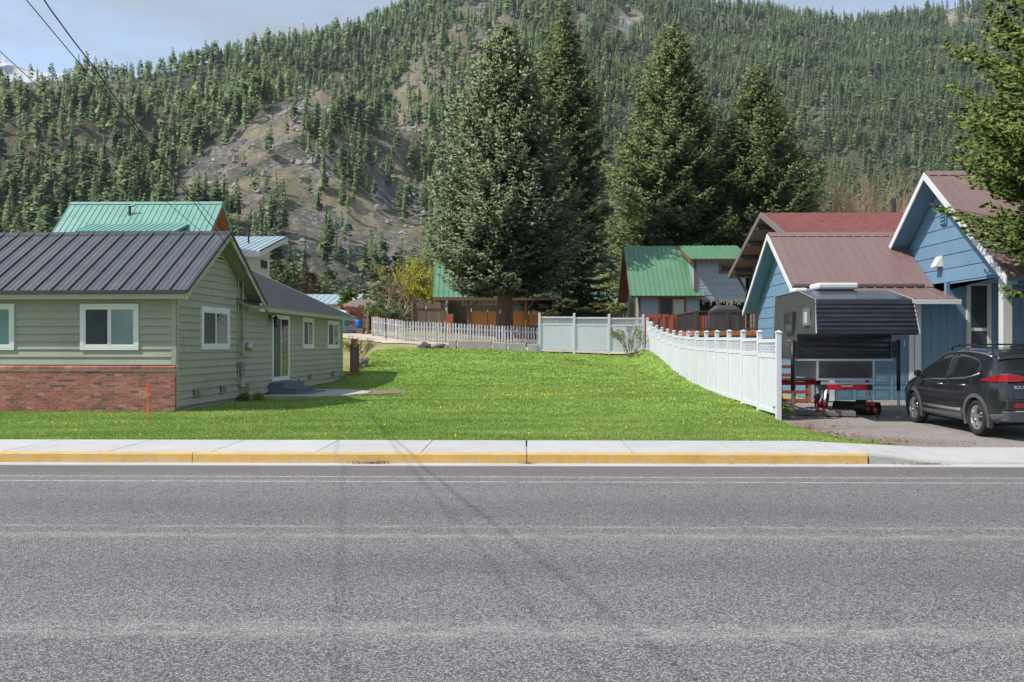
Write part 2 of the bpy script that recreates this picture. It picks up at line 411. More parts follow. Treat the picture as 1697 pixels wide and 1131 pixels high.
def shingle_mat():
    t = NT('red_shingles'); b = t.n.new('ShaderNodeTexBrick'); b.inputs['Scale'].default_value = 1
    b.inputs['Color1'].default_value = (*srgb(132,84,78),1); b.inputs['Color2'].default_value = (*srgb(106,66,62),1); b.inputs['Mortar'].default_value = (*srgb(84,52,48),1)
    b.inputs['Mortar Size'].default_value = .018; b.inputs['Brick Width'].default_value = .32; b.inputs['Row Height'].default_value = .15
    t.l.new(t.scaled((1,1,1)), b.inputs['Vector']); c = t.mix(t.rng(t.noise(2.5,4,.7), .35,.7,0,.5), b.outputs['Color'], srgb(140,84,76)); t.bump(b.outputs['Fac'], .4, .01); return t.fin(c, .9, 0, .2)
mats['shingle'] = shingle_mat()
def camper_mat(name, wave):
    t = NT(name); w = t.n.new('ShaderNodeTexWave'); w.bands_direction = 'Z' if wave == 'h' else 'DIAGONAL'; w.inputs['Scale'].default_value = 1; w.inputs['Distortion'].default_value = .6 if wave == 'h' else 2
    t.l.new(t.scaled(2.3 if wave == 'h' else 7), w.inputs['Vector'])
    if wave == 'h':
        c = t.mix(t.rng(t.noise((1.5,1.5,12),5,.7), .45,.75,0,.35), (.03,.033,.04), (.09,.1,.12)); t.bump(t.math('ADD', w.outputs['Fac'], t.noise(2,3)), .25, .03); return t.fin(c, .24, .3, .6)
    c = t.mix(w.outputs['Fac'], (.07,.07,.073), (.17,.17,.175)); c = t.mix(t.rng(t.noise(3,5), .4,.7,0,.4), c, (.06,.06,.065)); t.bump(w.outputs['Fac'], .4, .01); return t.fin(c, .4, .5, .5)
mats['camper_black'] = camper_mat('black_ribbed_skin', 'h'); mats['camper_plate'] = camper_mat('tread_plate', 'd')
def car_paint():
    t = NT('black_car_paint'); n = t.noise(1.6, 5, .7); c = t.mix(t.rng(n,.4,.75,0,.35), (.012,.013,.017), (.05,.05,.052)); m = t.fin(c, .22, .15, .5)
    t.b.inputs['Coat Weight'].default_value = .7; t.b.inputs['Coat Roughness'].default_value = .06; return m
mats['car_paint'] = car_paint()
def lens(name, c):
    t = NT(name); cc = t.mix(t.rng(t.noise(14,2), .4,.6), sc3(c,.6), c); m = t.fin(cc, .12, 0, .6); t.b.inputs['Coat Weight'].default_value = .8; return m
mats['red_lens'] = lens('red_lens', srgb(168,18,32)); mats['clear_lens'] = lens('clear_lens', (.62,.64,.66))
mk('blue_badge', srgb(60,150,230), .4, .03)

# ------------------------------------------------------------------ ground heights
_Y = np.array([-40,14,16.1,18,21,26,33,37,40.7,44.3,46.6,50,55,60,80,120,450,900])
_r = np.array([.16,.16,.165,.18,.2,.3,.35,.44,.63,.9,1.28,1.6,1.7,1.9,2.4,3,14,20])
_l = np.array([.16,.16,.165,.18,.2,.2,.2,.3,.75,1.45,1.78,2.12,2.5,2.8,3.4,4,14,20])
_d = np.array([.05,.05,.06,.1,.115,.27,.5,.8,1.2,1.5,1.6,1.7,1.75,1.9,2.4,3,14,20])
def gz(x, y):
    x = np.asarray(x, float); y = np.asarray(y, float)
    a = np.clip((x + 7) / 11.5, 0, 1); z = np.interp(y, _Y, _l)*(1-a) + np.interp(y, _Y, _r)*a
    b = np.clip((x - 5.3) / 1.0, 0, 1); b = b*b*(3-2*b)
    return z*(1-b) + np.interp(y, _Y, _d)*b
def gzf(x, y): return float(gz(x, y))
def sheet(name, xs, ys, off, mat, mask=None, zf=None, kind='structure'):
    xs, ys = np.asarray(xs), np.asarray(ys); X, Y = np.meshgrid(xs, ys)
    Z = (zf or gz)(X, Y) + off
    n = len(xs); i, j = np.meshgrid(np.arange(len(ys)-1), np.arange(n-1), indexing='ij'); a = (i*n+j).ravel()
    fc = np.c_[a, a+1, a+n+1, a+n]
    if mask is not None:
        cx = (X[:-1,:-1]+X[1:,1:])/2; cy = (Y[:-1,:-1]+Y[1:,1:])/2; fc = fc[mask(cx, cy).ravel()]
    return tag(link(name, np_mesh(name, np.c_[X.ravel(), Y.ravel(), Z.ravel()], fc, [mats[mat]], True)), kind=kind)

sheet('ground', np.concatenate([np.linspace(-420,-32,60), np.arange(-30,30,.5), np.linspace(32,420,60)]), np.concatenate([np.arange(15.6,60,.8), np.linspace(60,470,60)]), -.05, 'ground')
tag(MB().box(-120,120,-60,13.9,-.3,0).build('road', mats['road']), kind='structure')

LAWN_R = lambda y: np.interp(y, [16,16.6,17.4,18.4,19.6,21.2,21.4,47], [6.9,6.6,6.0,5.75,5.7,5.7,6.05,7.1])   # right border of the lawn
def lawn_mask(x, y):
    house = ((x < -8.75 + .045*(y-22.2)) & (y > 22.3)) | ((((x+8.4)/3.1)**2 + ((y-30.2)/2.3)**2) < 1) | ((((x+5.0)/.8)**2 + ((y-30.3)/1.3)**2) < 1)
    return (~house) & (x < LAWN_R(y)) & (x > -30) & (y < np.where(x > .5, 46.9, np.interp(x, [-9,-6.5,-4,.5], [44.6,46.0,46.8,47.3])))
sheet('lawn', np.arange(-30,8,.2), np.arange(16.05,47.4,.2), 0, 'lawn', lawn_mask)
# driveway and gravel lane
sheet('driveway', np.concatenate([np.arange(5.6,12,.25), np.arange(12,24,1)]), np.arange(16.05,26.4,.25), -.02, 'drive',
      lambda x, y: (x > LAWN_R(y) + .15 + .12*np.sin(y*5)))
sheet('gravel_lane', np.arange(-22,14,.5), np.arange(44,62,.5), -.012, 'gravel',
      lambda x, y: (np.abs(y - np.interp(x, [-22,-12,-8,-3,14], [59,56,50.3,48.6,48.6])) < np.interp(x, [-22,-10,-5], [2.6,2.2,1.0])))

# gutter, kerb pieces, pavement slabs
gut = tag(MB().box(-120,120,13.86,14.16,-.2,.012).build('gutter', mats['sidewalk']), kind='structure')
kerb = tag(MB().box(-120,120,14.16,14.26,-.2,-.02).build('kerb', mats['concrete']), kind='structure')
def kz(x): return float(np.interp(x, [5.2,5.5,6.6,8,60], [.165,.165,.035,.025,.025]))
def kerb_piece(x0, x1, mat):
    b = MB(); n = max(1, int((x1-x0)/.35)); xs = np.linspace(x0+.006, x1-.006, n+1)
    prof = lambda x: [(14.16,.0),(14.168,kz(x)-.02 if kz(x) > .03 else .004),(14.185,kz(x)),(14.30,kz(x)+.002),(14.30,-.02)]
    V = []; 
    for x in xs: V += [(x, y, z) for y, z in prof(x)]
    fs = [(i*5+k, (i+1)*5+k, (i+1)*5+(k+1) % 5, i*5+(k+1) % 5) for i in range(n) for k in range(5)] + [(4,3,2,1,0), tuple(n*5+k for k in range(5))]
    b.add(V, fs); return b.build('kerb_piece', mats[mat], kerb)
kx = [-22, -15.9, -10.6, PX(320,14.2), PX(873,14.2), PX(1437,14.2)]
for a, b_ in zip(kx[:-1], kx[1:]): kerb_piece(a, b_, 'kerb_yellow')
for a, b_ in ((kx[-1]+.02, 8.2), (8.2, 13), (13, 22)): kerb_piece(a, b_, 'concrete')
walk = tag(MB().box(-120,120,14.3,16.1,-.25,-.06).build('pavement', mats['concrete']), kind='structure')
sp = 1.707; x0 = PX(873,14.3)
for i in range(-11, 9):
    a, b_ = x0 + i*sp + .008, x0 + (i+1)*sp - .008
    if i == -1: b_ -= .012
    n = 5; V = []; 
    for k in range(n+1):
        x = lerp(a, b_, k/n); zf = kz(x); zb = float(np.interp(x, [5.0,7.2], [.172,.06]))
        V += [(x,14.302,zf+.002),(x,16.06,zb),(x,16.06,-.1),(x,14.302,-.1)]
    fs = [(k*4+q, (k+1)*4+q, (k+1)*4+(q+1) % 4, k*4+(q+1) % 4) for k in range(n) for q in range(4)] + [(3,2,1,0), tuple(n*4+q for q in range(4))]
    MB().add(V, fs).build('slab', mats['sidewalk'], walk)

# grass blades standing on the lawn
def grass():
    V, Fc, T = [], [], []; o = 0
    for y0, y1, dens, hh, ww in ((16.05,18.5,800,.036,.011),(18.5,22.3,430,.038,.014),(22.3,30,170,.04,.024),(30,47.2,90,.045,.036)):
        n = int(36*(y1-y0)*dens); x = rng.uniform(-29, 7.2, n); y = rng.uniform(y0, y1, n)
        k = x / y; keep = lawn_mask(x, y) & (k > -.66) & (k < .62); x, y = x[keep], y[keep]; n = len(x); z = gz(x, y)
        pa = .75 + .8*np.clip(fbm(x*1.1, y*1.1, 3)+.35, 0, 1)
        for b in range(3):
            a = rng.uniform(0, 6.283, n); h = hh*rng.uniform(.5, 1.15, n)*pa; w = ww*rng.uniform(.7, 1.3, n); ln = rng.uniform(.1, .75, n)*h; ld = rng.uniform(0, 6.283, n)
            dx, dy = np.cos(a)*w, np.sin(a)*w; jx, jy = rng.normal(0, ww*1.2, n), rng.normal(0, ww*1.2, n)
            p0 = np.c_[x+jx-dx, y+jy-dy, z-.004]; p1 = np.c_[x+jx+dx, y+jy+dy, z-.004]; p2 = np.c_[x+jx+np.cos(ld)*ln, y+jy+np.sin(ld)*ln, z+h]
            V.append(np.stack([p0, p1, p2], 1).reshape(-1, 3)); Fc.append(o + np.arange(3*n).reshape(-1, 3)); o += 3*n
            T.append(np.repeat(rng.random(n), 3))
    me = np_mesh('grass', np.concatenate(V), np.concatenate(Fc), [mats['grass']], False, np.concatenate(T))
    tag(link('grass', me), 'short mown green grass covering the lawn between the house and the white fence', 'grass', kind='stuff')
grass()
def dandelions():
    V, Fc = [], []; cl = []
    for u, v, n, s in ((885,655,26,.9),(960,650,16,1.2),(1130,622,26,.9),(1180,645,40,1.0),(1240,668,22,.6),(1090,600,20,.9),(1020,640,8,1.2),(720,672,6,.7),(105,697,3,.6),(170,706,4,.8),(560,708,4,2),(850,700,4,3),(1180,700,6,2)):
        for i in range(int(n*1.7)):
            q = P(u, v, 1); zt = .3; t = (zt-H)/(q.z-H); cl.append((q.x*t + random.gauss(0, s), t + random.gauss(0, s*.8)))
    o = 0
    for x, y in cl:
        if y < 16.2 or y > 46 or not lawn_mask(np.array([x]), np.array([y]))[0]: continue
        z = gzf(x, y) + random.uniform(.03,.07); r = random.uniform(.014,.026); t = random.uniform(-.4,.4)
        V += [(x+r*math.cos(k*1.2566), y+r*math.sin(k*1.2566), z+t*r*math.sin(k*1.2566)) for k in range(5)] + [(x, y-.4*r, z+.012), (x, y, gzf(x,y)-.004)]
        Fc += [(o+k, o+(k+1) % 5, o+5) for k in range(5)] + [(o, o+2, o+6)]; o += 7
    tag(link('dandelions', np_mesh('dandelions', V, Fc, [mats['dandelion']])), 'yellow dandelion heads scattered through the green lawn', 'dandelions', kind='stuff')
dandelions()
def litter(name, spots, n, size, label):
    V, Fc = [], []; o = 0
    for (x, y, sx, sy, w) in spots:
        for i in range(int(n*w)):
            px, py = x + random.gauss(0, sx), y + random.gauss(0, sy); r = size*random.uniform(.5, 1.4); a = random.uniform(0, 6.28)
            base = gzf(px, py) if py > 16.06 else (.014 if py < 14.16 else 9)
            if base > 8: continue
            z = base + random.uniform(.002, .02)
            d = Vector((math.cos(a), math.sin(a), random.uniform(-.3,.5))); e = Vector((-math.sin(a), math.cos(a), random.uniform(-.3,.3)))
            c = Vector((px, py, z + r*.3)); V += [tuple(c-d*r), tuple(c+e*r*.45), tuple(c+d*r), tuple(c-e*r*.45)]; Fc.append((o,o+1,o+2,o+3)); o += 4
    tag(link(name, np_mesh(name, V, Fc, [mats['leaf_litter']])), label, 'leaf litter', kind='stuff')
litter('leaf_litter', [(6.3,17.6,.3,.45,1),(6.9,17.0,.35,.3,.8),(6.1,19,.2,.7,.8),(6.6,20.3,.4,.5,.5),(7.6,16.6,.5,.2,.5)], 420, .026, 'brown dead leaves along the edge of the driveway')
litter('lawn_thatch', [(-2,16.12,4,.05,2),(2.5,16.12,3,.05,1.2),(-9,16.12,3,.05,1.5),(4.8,21,.06,1.5,.8)], 260, .018, 'dry brown clippings along the lawn edge by the pavement')
litter('gutter_leaves', [(-2.55,14.07,.18,.03,1),(-2.4,14.1,.12,.02,.6),(6.3,14.1,.22,.025,1),(.0,14.1,.1,.02,.4),(3,14.1,1.5,.02,.5)], 120, .022, 'small heaps of brown leaves lying in the gutter')
# dirt patch by the paved path, paved path by the steps
def patch(name, poly, z, mat, kind='structure', th=.05):
    return tag(MB().prism([(x, y, z-th) for x, y in poly], (0,0,th)).build(name, mats[mat]), kind=kind)

# ------------------------------------------------------------------ mountain
_u = np.array([-700,-200,0,60,110,180,300,350,430,500,560,650,750,900,1000,1100,1180,1250,1330,1400,1460,1520,1560,1610,1700,1900,2400])
_v = np.array([180,165,146,142,134,134,117,103,82,72,60,34,-30,-85,-60,-20,12,20,30,40,38,30,22,12,-12,-30,0])
_k = (_u - 873) / F
_Yr = np.interp(_u, [-700,0,300,500,650,900,1200,2400], [640,720,800,900,1000,1180,1380,1500])
def hill_z(k, Y):
    vr = np.interp(k, _k, _v); Yr = np.interp(k, _k, _Yr); Yb = np.interp(k, [-1,-.4,-.1,.2,.9], [230,260,330,400,430])
    zr = H + (HZ - vr)/F*Yr; t = (Y - Yb)/(Yr - Yb); tt = np.clip(t, 0, 1)
    z0 = 7 + .0*k
    z = z0 + (zr - z0)*(.82*tt + .18*tt*tt)
    X = k*Y
    n = fbm(X/150+3.3, Y/210+1.7, 5, .5); n2 = fbm(X/42+9.3, Y/50+4.1, 4, .55)
    env = np.clip(t*3.5, 0, 1)*np.clip((1-t)*5 + .12, 0, 1)
    n3 = fbm(X/11+2.3, Y/13+8.1, 3, .6); z = z + env*(46*n + 15*n2 + 4.5*n3)
    # spur that runs up to the bare knob
    xs = np.interp(Y, [330,760], [-60,-215]); z = z + 34*np.exp(-((X-xs)/62)**2)*np.clip((t-.05)*4, 0, 1)*np.clip((.85-t)*4, 0, 1)
    back = np.clip(t-1, 0, 9); z = z - back*300*(back > 0) 
    front = np.clip(-t, 0, 9); z = np.where(t < 0, z0 - front*4 + 0*z, z)
    return z
def hill_uv(k, Y, z): return 873 + F*k, HZ - (z - H)/Y*F
# openness: where the photo shows bare grass or rock (u, v, ru, rv, tilt, how bare)
BARE = [(420,235,190,34,-32,.93),(560,160,70,26,10,.9),(470,300,150,44,-12,.8),(560,370,150,62,0,.8),(400,330,110,36,-12,.75),(650,310,50,110,14,.68),(690,150,36,110,16,.72),
        (720,120,60,50,0,.5),(800,60,60,80,20,.6),(650,420,70,40,0,.75),(520,430,90,30,0,.6),(590,270,60,40,0,.5),(1035,40,36,28,0,.8),(1590,40,36,24,0,.93),(960,30,30,30,0,.6),(150,136,90,16,6,.75),(40,142,70,22,0,.8),(230,125,40,16,0,.6),(200,160,60,20,20,.6),
        (110,240,80,22,22,.6),(190,235,40,16,10,.6),(60,165,40,14,0,.5),(275,160,45,20,20,.55),(1060,200,40,40,0,.4),(640,60,25,20,0,.3),(1370,190,40,20,0,.35),(1300,200,30,20,0,.35)]
def bareness(u, v):
    m = np.zeros_like(u)
    for bu, bv, ru, rv, t, s in BARE:
        a = R(t); du, dv = u-bu, v-bv; x = du*math.cos(a)+dv*math.sin(a); y = -du*math.sin(a)+dv*math.cos(a)
        d = (x/ru)**2 + (y/rv)**2; m = np.maximum(m, s*np.clip(1.4-d, 0, 1)*np.clip(.95 + 1.2*fbm(u/26, v/26, 3), .5, 1))
    return m
def hill():
    ks = np.linspace(-.8, .8, 380); ts = np.concatenate([np.linspace(0, 1, 230), np.linspace(1.02, 1.5, 12)])
    K, T = np.meshgrid(ks, ts); Yb = 215; Yr = np.interp(K, _k, _Yr); Y = Yb + (Yr-Yb)*T
    Z = hill_z(K, Y); X = K*Y
    u, v = hill_uv(K, Y, Z); forest = np.clip(1 - bareness(u, v)*1.25, 0, 1)*.75
    n = len(ks); i, j = np.meshgrid(np.arange(len(ts)-1), np.arange(n-1), indexing='ij'); a = (i*n+j).ravel()
    me = np_mesh('mountainside', np.c_[X.ravel(), Y.ravel(), Z.ravel()], np.c_[a, a+1, a+n+1, a+n], [mats['hill']], True, forest.ravel())
    tag(link('mountainside', me), kind='structure')
hill()
def snow_peak():
    ks = np.linspace(-1.1, -.3, 160); ts = np.linspace(0, 1, 40); K, T = np.meshgrid(ks, ts); Y = 2600 + 900*T; X = K*Y
    v = np.interp(K, [-1.1,-.62,-.594,-.575,-.555,-.535,-.5,-.47,-.46,-.3], [84,82,86,93,100,110,104,108,120,190]); zr = H + (HZ - v)/F*Y
    Z = zr*np.interp(T, [0,.8,1], [.55,1,.93]) + 70*fbm(X/160, Y/160, 5)*(T < .95)
    n = len(ks); i, j = np.meshgrid(np.arange(39), np.arange(n-1), indexing='ij'); a = (i*n+j).ravel()
    tag(link('snowy_peak', np_mesh('snowy_peak', np.c_[X.ravel(), Y.ravel(), Z.ravel()], np.c_[a,a+1,a+n+1,a+n], [mats['snow']], True)), kind='structure')
snow_peak()

def slope_rocks():
    n = 13000; k = rng.uniform(-.62, .6, n); Y = np.sqrt(rng.random(n)*(1000**2-290**2)+290**2); z = hill_z(k, Y); u, v = hill_uv(k, Y, z); b = bareness(u, v)
    keep = (b > .32) & (fbm(k*Y/30+7, Y/30, 3) > -.08); k, Y, z = k[keep], Y[keep], z[keep]; n = len(k)
    V0 = np.array([(1,0,0),(.3,.9,0),(-.8,.5,0),(-.7,-.7,0),(.4,-.9,0),(.5,.2,.8),(-.3,.3,1),(-.2,-.5,.7),(0,0,-.8)]); F0 = np.array([(0,1,5),(1,6,5),(1,2,6),(2,3,7),(2,7,6),(3,4,7),(4,0,5),(4,5,7),(5,6,7),(1,0,8),(2,1,8),(3,2,8),(4,3,8),(0,4,8)])
    sc = np.clip(np.exp(rng.normal(.15,.5,n)),.4,2.6)[:,None,None]*rng.uniform(.6,1.4,(n,9,3)); a = rng.uniform(0,6.283,n); c, s_ = np.cos(a), np.sin(a); V = V0[None]*sc
    W = np.stack([V[...,0]*c[:,None]-V[...,1]*s_[:,None]+(k*Y)[:,None], V[...,0]*s_[:,None]+V[...,1]*c[:,None]+Y[:,None], V[...,2]+z[:,None]],2)
    o = link('slope_rocks', np_mesh('slope_rocks', W.reshape(-1,3), (F0[None]+9*np.arange(n)[:,None,None]).reshape(-1,3), [mats['slope_rock']], False)); tag(o, 'grey boulders and outcrops strewn over the bare mountain slopes', 'rocks', kind='stuff')
slope_rocks()
# hillside conifers: small models made of many leaf-shaped boughs around a trunk
def small_conifer(kind, seed):
    r = np.random.default_rng(seed); V, Fc, T, Mi = [], [], [], []
    base = .1 if kind == 'fir' else .22 + .12*r.random()
    nb = 34 if kind == 'fir' else 34
    wid = .125 if kind == 'fir' else .14
    # trunk
    for k in range(4): a = k*math.pi/2; V.append((.012*math.cos(a), .012*math.sin(a), -.06))
    V.append((0,0,.9)); T += [.4]*5
    for k in range(4): Fc.append((k, (k+1) % 4, 4, 4)); Mi.append(1)
    # dense core
    o = len(V)
    for k in range(6): a = k*math.pi/3; w = wid*.5; V.append((w*math.cos(a), w*math.sin(a), base+.08))
    V.append((0,0,.93)); T += [.15]*7
    for k in range(6): Fc.append((o+k, o+(k+1) % 6, o+6, o+6)); Mi.append(0)
    for i in range(nb):
        t = ((i + .5)/nb)**.85; z = base + (1.0-base)*t
        prof = (1-t)**.8 if kind == 'fir' else min(1, (1-t)*1.9)**.75*(.75+.5*r.random())
        L = wid*(.25 + .95*prof)*(.7+.6*r.random()); a = i*2.39996 + r.normal(0,.3); el = (-.35 if kind == 'fir' else .1) + .5*t + r.normal(0,.18)
        d = np.array([math.cos(a)*math.cos(el), math.sin(a)*math.cos(el), math.sin(el)]); s = np.array([-math.sin(a), math.cos(a), r.normal(0,.3)])
        w = L*(.46+.2*r.random()) + .015; c = np.array([0,0,z]); o = len(V)
        up = np.array([0,0,.035 + .02*r.random()])
        V += [tuple(c + d*L*.12 + up), tuple(c + d*L*.6 + s*w), tuple(c + d*L*1.05), tuple(c + d*L*.6 - s*w)]
        tt = r.random()*.6; T += [tt*.4, tt, min(1, tt+.4), tt]; Fc.append((o,o+1,o+2,o+3)); Mi.append(0)
    V = np.array(V); N_ = V*np.array([1,1,0]); N_ /= np.linalg.norm(N_,axis=1)[:,None]+1e-6; N_ = N_ + np.array([0,0,.55]) + np.repeat(r.normal(0,.3,(len(V)//4+1,3)),4,0)[:len(V)]; N_ /= np.linalg.norm(N_,axis=1)[:,None]
    return V, np.array(Fc), np.array(T), np.array(Mi), N_
def forest():
    kinds = ['fir','fir','fir','pine','pine','pine']; models = [small_conifer(k, 100+i) for i, k in enumerate(kinds)]
    n = 56000; k = rng.uniform(-.68, .63, n); q = rng.random(n); Y = np.sqrt(q*(1500**2-250**2)+250**2)
    Yr = np.interp(k, _k, _Yr); ok = Y < Yr*1.015; k, Y = k[ok], Y[ok]
    z = hill_z(k, Y); u, v = hill_uv(k, Y, z); b = bareness(u, v); X = k*Y
    clump = np.clip(.74 + 1.0*fbm(X/38, Y/38, 3), 0, 1)
    dens = (1-b)**1.4*clump; dens = np.where(b > .4, dens*(fbm(X/20+50, Y/20, 2) > 0)*1.9 + .03, dens)
    dens = dens*np.interp(u, [0,300,700,900,1700], [.95,.92,.95,1.0,1.0])
    keep = (rng.random(n)[:len(k)] < dens) & (v < 495) & ~((v > 455) & ((u < 420) | (u > 1240) | ((u > 730) & (u < 1200)))); k, Y, X, z, u, v, b = (a[keep] for a in (k, Y, X, z, u, v, b))
    h = rng.normal(14.2, 3.7, len(k)).clip(8, 27)*np.interp(b, [0,.6,1], [1,.88,.72])*np.interp(u, [0,1000,1300], [1,1,1.12])
    print('forest trees', len(k))
    ki = np.where(rng.random(len(k)) < np.interp(u, [0,700,1000], [.5,.5,.8]), rng.integers(0,3,len(k)), rng.integers(3,6,len(k)))
    px = h/Y*F; visible = (u > -10) & (u < 1707) & ~((u < 440) & (v > 395)) & ~((u > 700) & (u < 1230) & (v > 260)) & (v < 480)
    order = np.argsort(-(px*visible)); near = order[:290]; rest = np.setdiff1d(order[290:], [])
    mdl = []
    for m in models: mdl.append(np_mesh('hill_conifer', m[0], m[1], [mats['hill_pine'], mats['bark']], False, m[2], m[3], m[4]))
    for i in near:
        o = link('hillside_conifer', mdl[ki[i]]); o.location = (X[i], Y[i], z[i]); s = h[i]; o.scale = (s*rng.uniform(.85,1.25), s*rng.uniform(.85,1.25), s); o.rotation_euler = (0,0,rng.uniform(0,6.28))
        tag(o, 'conifer standing on the mountainside among hundreds like it', 'tree', 'conifers on the lower mountainside')
    Vs, Fs, Ts, Ms, Ns = [], [], [], [], []; o = 0
    for m in range(6):
        idx = rest[ki[rest] == m]; V, Fc, T, Mi, Nn = models[m]
        a = rng.uniform(0, 6.283, len(idx)); c, s = np.cos(a), np.sin(a); w = h[idx]*rng.uniform(.85,1.25,len(idx))
        vx = (V[None,:,0]*c[:,None]-V[None,:,1]*s[:,None])*w[:,None] + X[idx][:,None]; vy = (V[None,:,0]*s[:,None]+V[None,:,1]*c[:,None])*w[:,None] + Y[idx][:,None]; vz = V[None,:,2]*h[idx][:,None] + z[idx][:,None]
        Vs.append(np.stack([vx,vy,vz],2).reshape(-1,3)); nv = len(V)
        Ns.append(np.stack([Nn[None,:,0]*c[:,None]-Nn[None,:,1]*s[:,None], Nn[None,:,0]*s[:,None]+Nn[None,:,1]*c[:,None], np.repeat(Nn[None,:,2],len(idx),0)],2).reshape(-1,3))
        Fs.append((Fc[None] + (o + nv*np.arange(len(idx)))[:,None,None]).reshape(-1,4)); o += nv*len(idx)
        Ts.append(np.clip(np.tile(T, len(idx)) + np.repeat(rng.normal(0,.13,len(idx)), nv), 0, 1)); Ms.append(np.tile(Mi, len(idx)))
    me = np_mesh('forest', np.concatenate(Vs), np.concatenate(Fs), [mats['hill_pine'], mats['bark']], False, np.concatenate(Ts), np.concatenate(Ms), np.concatenate(Ns))
    # triangles stored as degenerate quads are cleaned up
    me.validate()
    tag(link('forest', me), 'dense conifer forest covering the far mountainside', 'forest', kind='stuff')
forest()

# ------------------------------------------------------------------ building helpers
def V3(*a): return Vector(a)
def boards(parent, o, ux, n, rows, mat, th=.026, name='siding_board'):
    """lap boards: rows of (z0, z1, a0, a1, b0, b1): bottom from a0 to a1, top from b0 to b1, along ux from o"""
    for z0, z1, a0, a1, b0, b1 in rows:
        if a1 - a0 < .02 and b1 - b0 < .02: continue
        q = lambda a, z, t: o + ux*a + n*t + V3(0,0,z)
        MB().hexa([q(a0,z0,th), q(a1,z0,th), q(a1,z0,-.01), q(a0,z0,-.01), q(b0,z1,.005), q(b1,z1,.005), q(b1,z1,-.01), q(b0,z1,-.01)]).build(name, mats[mat], parent)
def lap_rows(z0, z1, step, a0, a1):
    r = []; z = z0
    while z < z1 - .03: r.append((z, min(z+step+.004, z1), a0, a1, a0, a1)); z += step
    return r
def gable_rows(z0, z1, step, left, right):
    """rows clipped by two functions of height"""
    r = []; z = z0
    while z < z1 - .04:
        zt = min(z+step+.004, z1-.02); r.append((z, zt, left(z), right(z), left(zt), right(zt))); z += step
    return r
def window(parent, o, ux, n, a0, a1, z0, z1, panes=2, trim=.1, trim_mat='white_trim', pane_mats=('screen','curtain_glass'), split='v', proud=.066, name='window', label=None):
    q = lambda a, z, t: o + ux*a + n*t + V3(0,0,z)
    def bar(b, x0, x1, y0, y1, t0, t1): b.hexa([q(x0,y0,t0), q(x1,y0,t0), q(x1,y0,t1), q(x0,y0,t1), q(x0,y1,t0), q(x1,y1,t0), q(x1,y1,t1), q(x0,y1,t1)])
    b = MB()
    bar(b,a0,a0+trim,z0,z1,0,proud); bar(b,a1-trim,a1,z0,z1,0,proud)
    bar(b,a0+trim,a1-trim,z0,z0+trim,0,proud-.002); bar(b,a0+trim,a1-trim,z1-trim,z1,0,proud-.002)
    w = b.build(name, mats[trim_mat], parent)
    if label: w['label'] = label
    s = .045 if trim > .05 else .03; x0, x1, y0, y1 = a0+trim, a1-trim, z0+trim, z1-trim
    for i in range(panes):
        if split == 'v': p0, p1, r0, r1 = lerp(x0,x1,i/panes), lerp(x0,x1,(i+1)/panes), y0, y1
        else: p0, p1, r0, r1 = x0, x1, lerp(y0,y1,i/panes), lerp(y0,y1,(i+1)/panes)
        t1 = proud-.008-.007*i
        f = MB(); bar(f,p0,p0+s,r0,r1,.0,t1); bar(f,p1-s,p1,r0,r1,0,t1); bar(f,p0+s,p1-s,r0,r0+s,0,t1-.001); bar(f,p0+s,p1-s,r1-s,r1,0,t1-.001)
        f.build('sash', mats[trim_mat], w)
        g = MB(); bar(g,p0+s,p1-s,r0+s,r1-s,0,proud-.018-.004*i); g.build('pane', mats[pane_mats[i % len(pane_mats)]], w)
    return w
def metal_roof(parent, r0, r1, e0, e1, pitch, mat, name='roof_slope', rib=(.035,.035), thick=.1, under='soffit', minor=0, flip=False):
    """a sloping slab from ridge r0-r1 to eave e0-e1 with seamed panels laid on it as separate pieces"""
    r0, r1, e0, e1 = map(Vector, (r0, r1, e0, e1)); n = (r1-r0).cross(e0-r0).normalized()
    if n.z < 0: n = -n
    b = MB().prism([r0, r1, e1, e0], n*-thick); slab = b.build(name, mats[under], parent)
    L = max((r1-r0).length, (e1-e0).length); k = max(1, round(L/pitch)); shared = None
    par = ((r1-r0)-(e1-e0)).length < .02
    for i in range(k):
        f0, f1 = i/k, (i+1)/k; a, c = r0.lerp(r1,f0), r0.lerp(r1,f1); d, e = e0.lerp(e1,f0), e0.lerp(e1,f1)
        if par and shared: link('roof_panel', shared, slab, a - r0); continue
        q = MB(); off = -r0*0
        q.hexa([d+n*.002, e+n*.002, c+n*.002, a+n*.002, d+n*.014, e+n*.014, c+n*.014, a+n*.014])
        wd = (c-a).normalized(); q.beam(a+n*(.014+rib[1]/2)+wd*.02, d+n*(.014+rib[1]/2)+wd*.02, rib[0], rib[1], up=tuple(n))
        for j in range(minor):
            ff = (j+1)/(minor+1); q.beam(a.lerp(c,ff)+n*.018, d.lerp(e,ff)+n*.018, .03, .01, up=tuple(n))
        o = q.build('roof_panel', mats[mat], slab)
        if par: shared = o.data
    return slab
def part(parent, name, mat, *boxes, bevel=0):
    b = MB()
    for x in boxes: b.box(*x)
    return b.build(name, mats[mat], parent, bevel=bevel)

